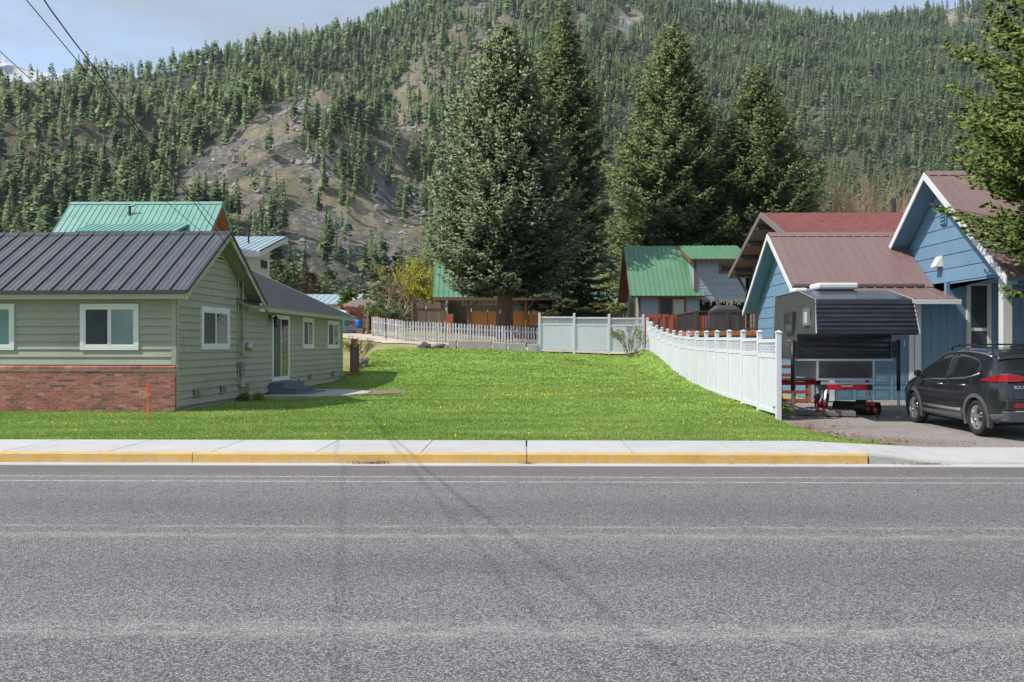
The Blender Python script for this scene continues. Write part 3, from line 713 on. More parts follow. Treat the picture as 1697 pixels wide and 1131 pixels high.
# ------------------------------------------------------------------ green house on the left
A = R(2.6); gh = thing('green_house', 'sage green lap-sided house with dark metal roof and brick base', 'house', (-8.82, 22.18, 0), -A)
X_, Y_ = V3(1,0,0), V3(0,1,0); O0 = V3(0,0,0)
GZ, EV, RG = .2, 3.2, 5.02                       # ground, eave and ridge heights
part(gh, 'foundation', 'foundation', (-10,-.03,.03,16.5,-.1,.33))
fw = part(gh, 'front_wall', 'sage_trim', (-10,0,0,.14,.33,3.2))
boards(fw, V3(-10,0,0), X_, -Y_, lap_rows(1.39, 3.14, .195, 0, 9.9), 'sage', .04)
sw = MB()
sw.prism([(-.14,.14,.33),(-.14,4.9,.33),(-.14,4.9,3.2),(-.14,2.45,4.75),(-.14,.14,3.27)], (.14,0,0)); sw.box(-.14,0,4.9,16.5,.33,3.1)
sw = sw.build('side_wall', mats['sage_trim'], gh)
rows = []
z = .33
while z < 4.72:
    zt = min(z+.199, 4.74)
    lf = lambda q: .1 if q < 3.2 else .1 + (q-3.2)*2.35/1.62
    rt = lambda q: 16.4 if q < 3.0 else 5.0 - max(0, q-3.2)*2.5/1.62
    a1, b1 = rt(z), rt(zt)
    if z < 3.0 < zt: b1 = a1 = 16.4 if z < 2.9 else 5.0
    rows.append((z, zt, lf(z), a1, lf(zt), b1)); z += .195
boards(sw, O0, Y_, X_, rows, 'sage', .042)
part(gh, 'corner_board', 'sage_trim', (-.12,.03,-.03,.0,1.38,3.18))
part(gh, 'corner_board', 'sage_trim', (.0,.032,-.03,.1,.3,3.2))
part(gh, 'corner_board', 'sage_trim', (.0,.032,16.4,16.5,.3,3.1))
part(gh, 'rear_wall', 'sage', (-9,-.14,16.36,16.5,.33,3.1)); part(gh, 'rear_gable', 'sage', (-9,-.16,4.75,4.9,.33,3.1))
# brick base: every brick a piece of its own on a mortar bed
bw = part(gh, 'brick_base', 'mortar', (-10,0,-.07,-.005,.1,1.33))
br = MB().box(0,.198,-.007,.03,0,.058).mesh('brick'); br.materials.append(mats['brick'])
hb = MB().box(0,.09,-.007,.03,0,.058).mesh('half_brick'); hb.materials.append(mats['brick'])
row = 0; zz = .19; far = MB()
while zz < 1.22:
    xx = -.198 if row % 2 == 0 else -.09
    first = True
    while xx > -4.6:
        o = link('brick', hb if (first and row % 2) else br, bw, (xx, -.072+random.uniform(-.005,.004), zz)); o.rotation_euler = (0, random.uniform(-.006,.006), 0); xx -= .21; first = False
    for i in range(25): far.box(xx-.21*i, xx-.21*i+.198, -.078, -.06, zz, zz+.058)
    zz += .0699; row += 1
tag(far.build('brick_courses', mats['brick'], bw), kind='stuff')
for i in range(45): 
    o = MB().hexa([(-.22*i-.21,-.115,1.275),(-.22*i,-.115,1.275),(-.22*i,.0,1.31),(-.22*i-.21,0,1.31),(-.22*i-.21,-.115,1.335),(-.22*i,-.115,1.335),(-.22*i,.0,1.372),(-.22*i-.21,0,1.372)]).build('cap_brick', mats['brick'], bw)
# end bricks that return round the corner
for r_ in range(15): MB().box(-.002,.012,-.068,-.006,.19+r_*.0699,.19+r_*.0699+.058).build('end_brick', mats['brick'], bw)
# roofs
fr = metal_roof(gh, (-10,2.45,RG), (.42,2.45,RG), (-10,-.38,EV+.04), (.42,-.38,EV+.04), .434, 'dark_metal_roof', 'front_roof_slope', (.03,.045), .09, 'soffit', minor=2)
rr = metal_roof(gh, (-10,2.45,RG), (.42,2.45,RG), (-10,5.4,EV-.03), (.42,5.4,EV-.03), .434, 'dark_metal_roof', 'back_roof_slope', (.03,.045), .09, 'soffit')
MB().prism([(-10,2.3,RG-.06),(-10,2.45,RG+.05),(-10,2.6,RG-.06),(-10,2.45,RG-.02)], (10.45,0,0)).build('ridge_cap', mats['dark_trim'], gh)
MB().box(-10,.44,-.43,-.39,EV-.04,EV+.05).build('eave_trim', mats['dark_trim'], gh)
MB().box(-10,.40,-.385,-.365,EV-.17,EV-.045).build('fascia', mats['sage_trim'], gh)
MB().box(-10,.0,-.36,.0,EV-.16,EV-.13).build('soffit_board', mats['soffit'], gh)
for y0, y1, z0, z1 in ((-.40,2.45,EV+.03,RG),(5.43,2.45,EV-.03,RG)):
    MB().prism([(.42,y0,z0-.02),(.42,y0,z0-.22),(.42,y1,z1-.2),(.42,y1,z1+.02)], (.03,0,0)).build('rake_board', mats['sage_trim'], gh)
    MB().prism([(.40,y0,z0+.03),(.40,y0,z0-.05),(.40,y1,z1-.03),(.40,y1,z1+.05)], (.075,0,0)).build('rake_trim', mats['dark_trim'], gh)
MB().box(.2,.42,-.37,-.23,EV-.17,EV-.0).build('eave_return', mats['white_trim'], gh)
MB().box(.02,.415,4.95,5.4,EV-.28,EV-.04).build('eave_return', mats['white_trim'], gh)
metal_roof(gh, (-4.3,4.0,5.22), (-4.3,17.0,5.22), (.45,4.0,3.06), (.45,17.0,3.06), .3, 'dark_metal_roof', 'wing_roof_slope', (.03,.022), .09, 'soffit')
metal_roof(gh, (-4.3,4.0,5.22), (-4.3,17.0,5.22), (-9.2,4.0,3.0), (-9.2,17.0,3.0), .6, 'dark_metal_roof', 'wing_roof_slope', (.03,.022), .09, 'soffit')
MB().box(.43,.455,5.5,17.02,2.92,3.05).build('wing_fascia', mats['sage_trim'], gh)
MB().prism([(.45,17.0,3.1),(.45,17.0,2.95),(-4.3,17.0,5.1),(-4.3,17.0,5.26)], (0,.03,0)).build('wing_rake_board', mats['sage_trim'], gh)
MB().prism([(0,16.3,3.1),(-4.3,16.3,5.1),(-8.6,16.3,3.1)], (0,.15,0)).build('wing_gable', mats['sage'], gh)
# gable vent in the apex
gv = MB().prism([(.0,1.75,4.22),(.0,3.1,4.22),(.0,2.45,4.68)], (.03,0,0)).build('gable_vent', mats['dark_trim'], gh)
for i in range(4):
    w = .6 - i*.15; MB().box(.03,.05,2.43-w,2.43+w,4.25+i*.1,4.30+i*.1).build('louvre', mats['sage_trim'], gv)
# windows and door
window(fw, V3(0,0,0), X_, -Y_, -2.47, -.95, 1.76, 2.93, 2, .1, pane_mats=('screen','curtain_glass'))
window(fw, V3(0,0,0), X_, -Y_, -5.72, -4.2, 1.76, 2.94, 2, .1, pane_mats=('screen','curtain_glass'))
for o in list(fw.children):
    if o.name.startswith('window'):
        kids = list(o.children); o.parent = gh
for (b0, b1, z0, z1) in ((1.42,3.40,1.76,2.93),(10.55,11.95,1.74,2.9),(13.95,15.8,1.72,2.88)):
    window(gh, O0, Y_, X_, b0, b1, z0, z1, 2, .12, pane_mats=('screen','reflective_pane'), label='white framed sliding window with a dark screen half')
d = window(gh, O0, Y_, X_, 7.1, 8.95, .66, 2.9, 2, .1, pane_mats=('screen','reflective_pane'), name='sliding_door', label='white framed sliding glass door above the steps', proud=.07)
st = thing('entry_steps', 'grey painted wooden entry steps below the sliding door', 'steps', (-8.82,22.18,0), -A)
for i, (x1, z1) in enumerate(((.55,.62),(.95,.45),(1.35,.29))):
    MB().box(.05,x1,6.85+.02*i,9.0,.14,z1-.035).build('riser', mats['grey_step'], st); MB().box(.04,x1+.03,6.82+.02*i,9.03,z1-.035,z1).build('tread', mats['grey_step'], st)
for b0, zz in ((.95,.5),(2.75,.5),(4.55,.5),(11.3,.52),(14.6,.52)):
    v = MB().box(.02,.04,b0,b0+.42,zz,zz+.24).build('foundation_vent', mats['dark_trim'], gh)
    for i in range(4): MB().box(.038,.055,b0+.03,b0+.39,zz+.02+i*.055,zz+.045+i*.055).build('louvre', mats['sage_trim'], v)
# service mast, meter and boxes
MB().tube([(.1,4.3,1.9),(.1,4.3,3.95),(.12,4.32,4.05),(.2,4.42,4.08),(.26,4.5,3.98)], .035, 8).build('service_conduit', mats['sage_trim'], gh, smooth=True)
MB().tube([(.07,4.05,.75),(.07,4.05,4.0)], .015, 6).build('thin_conduit', mats['sage_trim'], gh)
mb = part(gh, 'meter_box', 'sage_trim', (.03,.17,4.18,4.5,1.62,2.0), bevel=.01)
MB().tube([(.17,4.42,1.83),(.34,4.42,1.83)], .12, 16).build('meter_glass', mats['galv'], mb, smooth=True)
part(gh, 'cable_box', 'grey_box', (.03,.15,4.1,4.42,.98,1.36), bevel=.015); part(gh, 'small_box', 'sage_trim', (.03,.14,4.15,4.42,.62,.88), bevel=.01)
MB().tube([(.09,4.28,.2),(.09,4.28,.98)], .02, 6).build('thin_conduit', mats['sage_trim'], gh)
MB().tube([(.09,4.6,.75),(.09,4.9,.75),(.09,4.9,.3)], .012, 6).build('hose_pipe', mats['sage_trim'], gh)
MB().tube([(.03,10.0,.62),(.14,10.0,.62),(.18,10.0,.56)], .025, 6).build('hose_tap', mats['steel'], gh)
# wall lantern
la = thing('wall_lantern', 'black carriage lantern fixed beside the sliding door', 'lamp', (-8.82,22.18,0), -A)
MB().box(.03,.05,6.86,6.98,2.66,2.86).tube([(.05,6.92,2.8),(.16,6.92,2.9),(.24,6.92,2.84)], .015, 6).build('bracket', mats['lantern'], la)
MB().tube([(.24,6.92,2.84),(.24,6.92,2.76),(.24,6.92,2.74),(.24,6.92,2.5),(.24,6.92,2.46)], [.02,.1,.085,.055,.02], 6).build('lantern_body', mats['lantern'], la)
MB().tube([(.24,6.92,2.73),(.24,6.92,2.51)], [.088,.058], 6).build('lantern_glass', mats['glass'], la)
def L2W(a, b): c, s = math.cos(-A), math.sin(-A); return (-8.82 + a*c - b*s, 22.18 + a*s + b*c)
patch('paved_path', [L2W(.0,5.9), L2W(1.6,5.9), L2W(2.6,6.5), L2W(3.1,7.6), L2W(3.05,8.6), L2W(2.4,9.8), L2W(1.4,10.2), L2W(.0,10.2)], .262, 'concrete', th=.14)
patch('dirt_patch', [L2W(2.6,6.9), L2W(3.6,7.3), L2W(4.4,8.4), L2W(4.2,9.3), L2W(3.4,9.8), L2W(2.6,9.7), L2W(3.15,8.6), L2W(3.2,7.6)], .255, 'dirt', th=.1)

# survey stake
s_x, s_y = P(245,712,19.7).x, 19.7
sk = thing('survey_stake', 'thin wooden survey stake with bright orange top in the lawn', 'stake', (s_x, s_y, gzf(s_x,s_y)))
MB().box(-.02,.02,-.012,.012,-.08,.62).build('shaft', mats['orange_stake'], sk); MB().box(-.022,.022,-.014,.014,.62,.86).build('painted_top', mats['orange_paint'], sk)

# things at the far end of the green house
gx, gy = L2W(.12,17.4)
gt = thing('garden_gate', 'weathered grey wooden gate at the back corner of the green house', 'gate', (gx, gy, .25), -A)
MB().box(.0,.1,0,.1,-.1,1.65).build('post', mats['weathered_wood'], gt); MB().box(.3,.4,.0,.1,-.1,1.65).build('post', mats['weathered_wood'], gt)
for i in range(3): MB().box(.105+.065*i,.16+.065*i,.02,.05,.0,1.55).build('board', mats['weathered_wood'], gt)
MB().tube([(.2,.05,1.56),(.2,.05,1.6),(.2,.05,1.85),(.2,.05,1.9)], [.12,.13,.17,.16], 10).build('flower_pot', mats['osb'], gt, smooth=True)  # tan flower pot standing on top of the gate
px_, py_ = L2W(.45,17.0)
pl = thing('planter_box', 'low terracotta coloured planter box by the wooden gate', 'planter', (px_, py_, .16), -A)
part(pl, 'tub', 'terracotta', (-.35,.3,-.3,.3,0,.42), bevel=.015); part(pl, 'rim', 'terracotta', (-.38,.33,-.33,.33,.40,.46))
st2 = [(583,617),(592,617),(588,611),(582,609),(596,623),(590,603),(603,598),(598,610),(584,624)]
for i, (u, v) in enumerate(st2):
    Yb = 41.3 - i % 3*.2; q = P(u, v, Yb); b = bmesh.new(); bmesh.ops.create_icosphere(b, subdivisions=2, radius=.22)
    for w in b.verts: w.co = Vector((w.co.x*1.15, w.co.y, w.co.z*.72)) * (1 + .25*math.sin(w.co.x*17+i)*math.cos(w.co.y*13+i*2))
    me = bpy.data.meshes.new('rock'); b.to_mesh(me); b.free(); me.materials.append(mats['stone'])
    o = link('rock', me, None, (q.x, Yb, q.z)); tag(o, 'rough grey-brown stone in the small rock wall behind the green house', 'rock', 'stones of the small rock wall')

# ------------------------------------------------------------------ utility pole and wires
pole = thing('utility_pole', 'brown wooden utility pole carrying the overhead wires', 'pole', (-4.15,-3.6,0))
MB().tube([(0,0,-.5),(0,0,10.2)], [.17,.11], 10).build('shaft', mats['pole_wood'], pole); MB().box(-2.7,1.1,-.05,.05,9.3,9.42).build('crossarm', mats['pole_wood'], pole)
def wire(a, b, sag, r, label, wob=0):
    pts = []
    for i in range(41):
        t = i/40; p = Vector(a).lerp(Vector(b), t); p.z -= sag*4*t*(1-t); p.x += wob*math.sin(i*2.1)*.5; p.z += wob*math.sin(i*1.7+1); pts.append(p)
    o = MB().tube(pts, r, 6).build('overhead_wire', mats['wire']); tag(o, label, 'wire')
hx, hy = L2W(.4, 3.0)
wire((-4.15,-3.6,9.3), (L2W(.30,4.5)[0], L2W(.3,4.5)[1], 4.0), .35, .010, 'thick twisted service wire leading down to the green house gable', .012)
wire((-5.05,-3.6,9.3), (hx, hy, 4.75), .25, .0075, 'thin dark wire beside the twisted service wire to the green house')
wire((-6.75,-3.6,9.3), P(338,388,22.6), .25, .006, 'thinnest sagging wire over the green house roof')

# ------------------------------------------------------------------ houses behind on the left
th = thing('teal_roof_house', 'tall house with a teal metal roof behind the green house', 'house', (0,0,0))
tr0, tr1 = P(118,337,58), P(369,338,58); zr = tr0.z; xl, xr = tr0.x, tr1.x
te = 4.6; tz = zr - te*.95
metal_roof(th, (xl,58,zr), (xr,58,zr), (xl,58-te,tz), (xr,58-te,tz), .37, 'teal_metal_roof', 'front_roof_slope', (.04,.035), .12, 'cedar')
metal_roof(th, (xl,58,zr), (xr,58,zr), (xl,58+te,tz), (xr,58+te,tz), .74, 'teal_metal_roof', 'back_roof_slope', (.04,.035), .12, 'cedar')
MB().prism([(xl+.6,58-te+.6,2),(xl+.6,58+te-.6,2),(xl+.6,58+te-.6,tz+.3),(xl+.6,58,zr-.25),(xl+.6,58-te+.6,tz+.3)], (xr-xl-1.2,0,0)).build('walls', mats['cedar'], th)
for s in (-1, 1): MB().prism([(xr-.02,58,zr+.04),(xr-.02,58,zr-.22),(xr-.02,58+s*te,tz-.24),(xr-.02,58+s*te,tz+.03)], (.05,0,0)).build('rake_board', mats['teal_metal_roof'], th)
MB().prism([(xl,57.8,zr-.1),(xl,58,zr+.08),(xl,58.2,zr-.1)], (xr-xl,0,0)).build('ridge_cap', mats['teal_metal_roof'], th)
dx0, dx1 = PX(146,55.5), PX(306,55.5)
metal_roof(th, (dx0,56.2,PZ(370,56.2)), (dx1,56.2,PZ(370,56.2)), (dx0,53.9,PZ(370,56.2)-.75), (dx1,53.9,PZ(370,56.2)-.75), .37, 'teal_metal_roof', 'dormer_roof', (.04,.035), .1, 'teal_metal_roof')
MB().prism([(dx0+.2,54.2,tz+.4),(dx1-.2,54.2,tz+.4),(dx1-.2,56,PZ(370,56)-.35),(dx0+.2,56,PZ(370,56)-.35)], (0,.1,-.3)).build('dormer_wall', mats['teal_metal_roof'], th)
MB().tube([(PX(215,57),57,zr-1.1),(PX(215,57),57,zr-.35)], .09, 8).tube([(PX(215,57),57,zr-.38),(PX(215,57)+.35,57,zr-.3)], .07, 6).build('vent_pipe', mats['dark_trim'], th)

wh = thing('pale_modern_house', 'pale modern house with a single-pitch metal roof behind the green house', 'house', (0,0,0))
xw = PX(413,60); yn, yf = 60, 64.8; z1, z2 = PZ(424,60), PZ(404,64.8)
MB().prism([(xw-6,yn,2.5),(xw-6,yf,2.5),(xw-6,yf,z2),(xw-6,yn,z1)], (6,0,0)).build('walls', mats['cream'], wh)
zl, zh = PZ(416,59.4), PZ(391.5,66.3)
metal_roof(wh, (xw-6.6,66.3,zh), (xw+.9,66.3,zh), (xw-6.6,59.4,zl), (xw+.9,59.4,zl), .45, 'pale_metal_roof', 'roof', (.05,.045), .14, 'white_trim')
MB().prism([(xw+.9,59.38,zl-.02),(xw+.9,59.38,zl-.36),(xw+.9,66.3,zh-.36),(xw+.9,66.3,zh-.02)], (.05,0,0)).build('fascia', mats['white_trim'], wh)
MB().box(xw-6.6,xw+.9,59.33,59.38,zl-.36,zl-.0).build('fascia', mats['white_trim'], wh)
MB().prism([(xw+.88,59.36,zl+.06),(xw+.88,59.36,zl-.02),(xw+.88,66.3,zh-.02),(xw+.88,66.3,zh+.06)], (.09,0,0)).build('roof_edge', mats['dark_trim'], wh)
for i in range(5): MB().box(xw,xw+.02,yn+.9*i+.4,yn+.9*i+.43,3,z1-.1+.38*i*.4).build('batten', mats['cream'], wh)
window(wh, V3(xw,yn,0), Y_, X_, 2.6, 4.0, PZ(443,62.6), PZ(431,62.6)+.05, 2, .06, 'dark_trim', ('glass','glass'))
window(wh, V3(xw-6,yn,0), X_, -Y_, 5.0, 5.8, PZ(444,60), PZ(430,60), 1, .06, 'dark_trim', ('glass',))
MB().tube([(PX(412,63),63,zl+.6),(PX(412,63),63,zl+2.1)], .07, 8).build('flue', mats['dark_trim'], wh)

ms = thing('metal_roof_shed', 'long low building with a pale corrugated metal roof beyond the red shed', 'building', (0,0,0))
a, b = P(512,490,82), P(596,490,82)
metal_roof(ms, (a.x-3,84,a.z+.2), (b.x,84,a.z+.2), (a.x-3,79,a.z-.95), (b.x,79,a.z-.95), .6, 'pale_metal_roof', 'roof', (.06,.04), .1)
part(ms, 'walls', 'cream', (a.x-2.6,b.x-.4,79.5,84.5,2.5,a.z-1.0))
bl = thing('blue_gable_house', 'small blue gabled building peeking over the dark wing roof', 'building', (0,0,0))
q = P(503,484,90); MB().prism([(q.x-2.4,90,3),(q.x+.9,90,3),(q.x+.9,90,q.z-1.1),(q.x-.6,90,q.z-.12),(q.x-2.4,90,q.z-1.1)], (0,6,0)).build('walls', mats['blue_wood'], bl)
metal_roof(bl, (q.x-.7,89.6,q.z), (q.x-.7,96,q.z), (q.x+1.3,89.6,q.z-1.25), (q.x+1.3,96,q.z-1.25), .5, 'pale_metal_roof', 'roof_slope'); metal_roof(bl, (q.x-.7,89.6,q.z), (q.x-.7,96,q.z), (q.x-2.8,89.6,q.z-1.25), (q.x-2.8,96,q.z-1.25), .5, 'pale_metal_roof', 'roof_slope')

rs = thing('red_shed', 'low red-brown shed with teal fascia and a weathered hip roof', 'shed', (0,0,0))
a, b = P(560,512,64), P(652,512,64); zt = a.z; zg = gzf(a.x,64)-.2; ap = P(598,497,66)
part(rs, 'walls', 'red_shed', (a.x+.4,b.x-.5,64.4,69,zg,zt-.15))
for i in range(13): MB().box(a.x+.45+i*.25,a.x+.66+i*.25,64.37,64.41,zg+.1,zt-.2).build('board', mats['red_shed'], rs)
MB().box(a.x-.2,b.x+.1,63.8,63.9,zt-.3,zt).box(b.x+.0,b.x+.1,63.9,69.6,zt-.3,zt).build('fascia', mats['teal_metal_roof'], rs)
MB().add([(a.x-.2,63.8,zt),(b.x+.1,63.8,zt),(b.x+.1,69.6,zt),(a.x-.2,69.6,zt),(ap.x-.6,66.6,ap.z+.05),(ap.x+.6,66.6,ap.z+.05)], [(0,1,5,4),(1,2,5),(2,3,4,5),(3,0,4),(3,2,1,0)]).build('roof', mats['weathered_wood'], rs)
MB().tube([(ap.x,66.6,ap.z),(ap.x,66.6,ap.z+.25)], .12, 8).build('vent_cap', mats['galv'], rs)
for u in (602, 626): MB().box(PX(u,63.4)-.08,PX(u,63.4)+.08,63.3,63.46,zg-.1,zt-.3).build('post', mats['cedar'], rs)
tl = thing('portable_toilet', 'teal portable toilet standing behind the green house corner', 'toilet', (P(568,545,58).x, 58, gzf(P(568,545,58).x,58)))
zt = PZ(516,58) - tl.location.z
part(tl, 'cabin', 'teal_plastic', (-.55,.3,-.5,.5,.05,zt-.15), bevel=.03); part(tl, 'door', 'teal_plastic', (-.42,.2,-.53,-.5,.2,zt-.3))
MB().prism([(-.6,-.55,zt-.15),(.35,-.55,zt-.15),(.3,-.45,zt+.02),(-.1,-.4,zt+.1),(-.55,-.45,zt+.02)], (0,1.0,0)).build('roof', mats['cream'], tl)
q = P(594,541,57); zb = gzf(q.x,57)
bb = thing('blue_barrel', 'bright blue plastic barrel in front of the red shed', 'barrel', (q.x,57,zb+.3))
MB().tube([(0,0,0),(0,0,.02),(0,0,.2),(0,0,.23),(0,0,.4),(0,0,.43),(0,0,.56)], [.2,.22,.225,.24,.225,.22,.2], 14).build('drum', mats['blue_barrel'], bb, smooth=True); MB().tube([(0,0,.56),(0,0,.59)], .21, 14).build('lid', mats['blue_barrel'], bb)
part(bb, 'stand', 'weathered_wood', (-.35,.35,-.3,.3,-.4,0))
jp = thing('junk_heap', 'dark heap of covered junk beside the blue barrel', 'heap', (P(577,548,57).x,57,gzf(P(577,548,57).x,57)))
b = bmesh.new(); bmesh.ops.create_icosphere(b, subdivisions=3, radius=.6)
for w in b.verts: w.co = Vector((w.co.x*1.3, w.co.y*.8, max(-.1, w.co.z*.75)*(1+.3*math.sin(w.co.x*7)*math.cos(w.co.y*9))))
me = bpy.data.meshes.new('tarp'); b.to_mesh(me); b.free(); me.materials.append(mats['cover_fabric']); link('tarp', me, jp)
part(jp, 'crate', 'weathered_wood', (-.9,-.5,-.5,.1,0,.4))

def plank_fence(name, a, b, h, mat, label, w=.14, gap=.012, z_drop=0, jitter=.05):
    a, b = Vector(a), Vector(b); t = thing(name, label, 'fence', (0,0,0)); L = (b-a).length; d = (b-a)/L; n = int(L/(w+gap)); nn = d.cross(V3(0,0,1))
    for i in range(n):
        p = a + d*(i*(w+gap)); hh = h*(1+random.uniform(-jitter,jitter)); tp = random.uniform(-.02,.02)
        q = p + d*w; up = V3(0,0,hh)
        MB().prism([p, q, q+up+V3(0,0,tp), p+up], nn*.02).build('plank', mats[mat], t)
    for f in (.25,.8): MB().beam(a+nn*.05+V3(0,0,h*f), b+nn*.05+V3(0,0,h*f), .05, .09).build('rail', mats[mat], t)
    m = max(2, int(L/2.4)+1)
    for i in range(m): p = a.lerp(b, i/(m-1)) + nn*.1; MB().box(p.x-.05,p.x+.05,p.y-.05,p.y+.05,p.z-.2,p.z+h+.05).build('post', mats[mat], t)
    return t
q = lambda u, Y: (PX(u,Y), Y, gzf(PX(u,Y),Y)-.05)
plank_fence('plank_fence', q(566,61.5), q(602,61.5), 1.75, 'red_shed', 'red-brown plank fence beside the blue barrel')
plank_fence('plank_fence', q(606,61), q(612,57), 1.4, 'weathered_wood', 'dark weathered plank fence running up to the white pickets')
plank_fence('plank_fence', q(684,64), q(735,64), 2.1, 'weathered_wood', 'weathered plank fence left of the green-roofed shelter', jitter=.08)
plank_fence('plank_fence', q(924,62), q(1035,62), 2.2, 'weathered_wood', 'weathered brown plank fence behind the white lattice fence', jitter=.06)

# picket fence
pk = thing('picket_fence', 'faded white picket fence in front of the big spruce', 'fence', (0,0,0))
def pickets(a, b, h, n, w=.085):
    a, b = Vector(a), Vector(b); d = (b-a).normalized(); nn = V3(d.y,-d.x,0); shared = None
    for i in range(n):
        p = a.lerp(b, i/(n-1)); p.z = gzf(p.x,p.y)+.04
        if shared is None:
            m = MB().prism([d*-w/2, d*w/2, d*w/2+V3(0,0,h-.06), V3(0,0,h), d*-w/2+V3(0,0,h-.06)], nn*.022); shared = m.mesh('picket'); shared.materials.append(mats['grey_picket'])
        o = link('picket', shared, pk, p + V3(0,0,random.uniform(-.02,.02))); o.rotation_euler = (random.uniform(-.02,.02), random.uniform(-.02,.02), 0)
    for f in (.25,.75):
        for i in range(4):
            p, q2 = a.lerp(b,i/4), a.lerp(b,(i+1)/4); p.z, q2.z = gzf(p.x,p.y)+h*f, gzf(q2.x,q2.y)+h*f; MB().beam(p-nn*.03, q2-nn*.03, .03, .075).build('rail', mats['grey_picket'], pk)
    for i in range(5):
        p = a.lerp(b,i/4)-nn*.08; zz = gzf(p.x,p.y); MB().box(p.x-.045,p.x+.045,p.y-.045,p.y+.045,zz-.1,zz+h*.95).build('post', mats['grey_picket'], pk)
pc = (PX(670,50), 50, 0); pickets(pc, (PX(890,49.6), 49.6, 0), 1.08, 47); pickets((PX(617,55), 55, 0), (pc[0]-.1, 50.1, 0), 1.08, 24)
for i, u in enumerate((640, 671, 706, 739, 781, 808, 829, 876, 885)):
    Yp = 50.5 + i % 3*.5; x = PX(u,Yp); z0 = gzf(x,Yp); t = thing('garden_stake', 'dark metal garden stake with a white tip behind the picket fence', 'stake', (x,Yp,z0), group='metal stakes behind the picket fence')
    MB().box(-.02,.02,-.02,.02,-.1,1.75).build('shaft', mats['dark_trim'], t); MB().box(-.022,.022,-.022,.022,1.75,1.95).build('tip', mats['white_trim'], t)

# concrete block edging and rocks by the lane
bx_ = [742,757,815,841,873,893]
for i in range(5):
    Yb = 47.4 - .08*i; x0_, x1_ = PX(bx_[i]+1,Yb), PX(bx_[i+1]-1,Yb); zb = gzf((x0_+x1_)/2, Yb-.3)
    o = MB().box(x0_,x1_,Yb,Yb+.45,zb-.25,zb+.42+.02*(i % 2)).build('concrete_block', mats['block'], bevel=.03); tag(o, 'pale concrete block in the retaining row along the lane', 'block', 'concrete blocks along the lane')
for i, (u, v, s, m) in enumerate(((706,569,.32,'dark_rock'),(716,571,.2,'stone'),(725,571,.26,'stone'),(733,571,.26,'dark_rock'),(695,572,.16,'stone'),(738,574,.2,'stone'))):
    Yb = 46.9; x = PX(u,Yb); b = bmesh.new(); bmesh.ops.create_icosphere(b, subdivisions=2, radius=s)
    for w in b.verts: w.co *= 1 + .3*math.sin(w.co.x*11+i*3)*math.cos(w.co.z*9+i); w.co.z *= .7
    me = bpy.data.meshes.new('edge_rock'); b.to_mesh(me); b.free(); me.materials.append(mats[m]); o = link('edge_rock', me, None, (x,Yb,gzf(x,Yb)+.05)); o.rotation_euler = (0,0,i)
    tag(o, 'dark angular rock at the lawn edge by the lane' if m == 'dark_rock' else 'pale rounded rock at the lawn edge by the lane', 'rock', 'rocks at the lawn edge, ' + ('dark' if m == 'dark_rock' else 'pale'))

# green-roofed open shelter behind the spruce
sh = thing('open_shelter', 'open-fronted shelter with a green metal roof behind the big spruce', 'shelter', (0,0,0))
xa, xb = PX(717,60), PX(932,60); ze, zg = PZ(493,60), gzf(0,60)-.1; zr = PZ(433,64)
metal_roof(sh, (PX(721.5,64),64,zr), (PX(721.5,64)+xb-xa,64,zr), (xa,60,ze), (xb,60,ze), .34, 'green_metal_roof', 'front_roof_slope', (.05,.035), .1, 'brown_trim')
metal_roof(sh, (PX(721.5,64),64,zr), (PX(721.5,64)+xb-xa,64,zr), (xa,68,ze), (xb,68,ze), .68, 'green_metal_roof', 'back_roof_slope', (.05,.035), .1, 'brown_trim')
MB().box(xa,xb,59.95,60.0,ze-.2,ze-.02).build('eave_beam', mats['brown_trim'], sh)
for u in (733, 776, 871, 918): x = PX(u,60.4); MB().box(x-.09,x+.09,60.3,60.48,zg-.2,ze-.1).beam((x,60.4,ze-.9), (x+.6,60.4,ze-.2), .09, .09).build('post', mats['brown_trim'], sh)
part(sh, 'back_wall', 'curtain', (xa+.6,xb-.2,66.8,67,zg,ze+.6)); part(sh, 'end_wall', 'greyblue_wood', (xa+.6,xa+.75,63,67,zg,ze)); part(sh, 'end_wall', 'greyblue_wood', (xb-.4,xb-.25,61,67,zg,ze))
for u0, u1 in ((776,822),(848,872),(873,918)): x0_, x1_ = PX(u0,60.6), PX(u1,60.6); part(sh, 'counter_panel', 'osb', (x0_,x1_,60.55,60.6,PZ(531,60.6)-.4,PZ(516,60.6)))
fr_ = part(sh, 'window_row', 'cream', (PX(766,61),PX(822,61),61.0,61.05,PZ(506,61),PZ(504.5,61)), (PX(766,61),PX(822,61),61.0,61.05,PZ(498,61),PZ(496.5,61)))
for i in range(9): x = lerp(PX(766,61),PX(821,61),i/8); MB().box(x,x+.07,60.98,61.06,PZ(506,61),PZ(497,61)).build('mullion', mats['cream'], fr_)
for u0, u1, v0, m, lab, cat in ((893,909,504,'cream','white refrigerator standing inside the open shelter','refrigerator'),(852,862,507,'galv','grey metal cabinet inside the open shelter','cabinet'),(739,752,521,'red_wood','red tool chest at the open end of the shelter','chest')):
    Yq = 62.5 if u0 > 800 else 60.2; o = thing(cat, lab, cat, (PX((u0+u1)/2,Yq),Yq,zg)); w = (PX(u1,Yq)-PX(u0,Yq))/2; h = PZ(v0,Yq)-zg
    part(o, 'body', m, (-w,w,-.3,.3,.0,h), bevel=.02)
    for f in (.05,.55): part(o, 'door', m, (-w+.03,w-.03,-.33,-.3,h*f,h*(f+.4)))
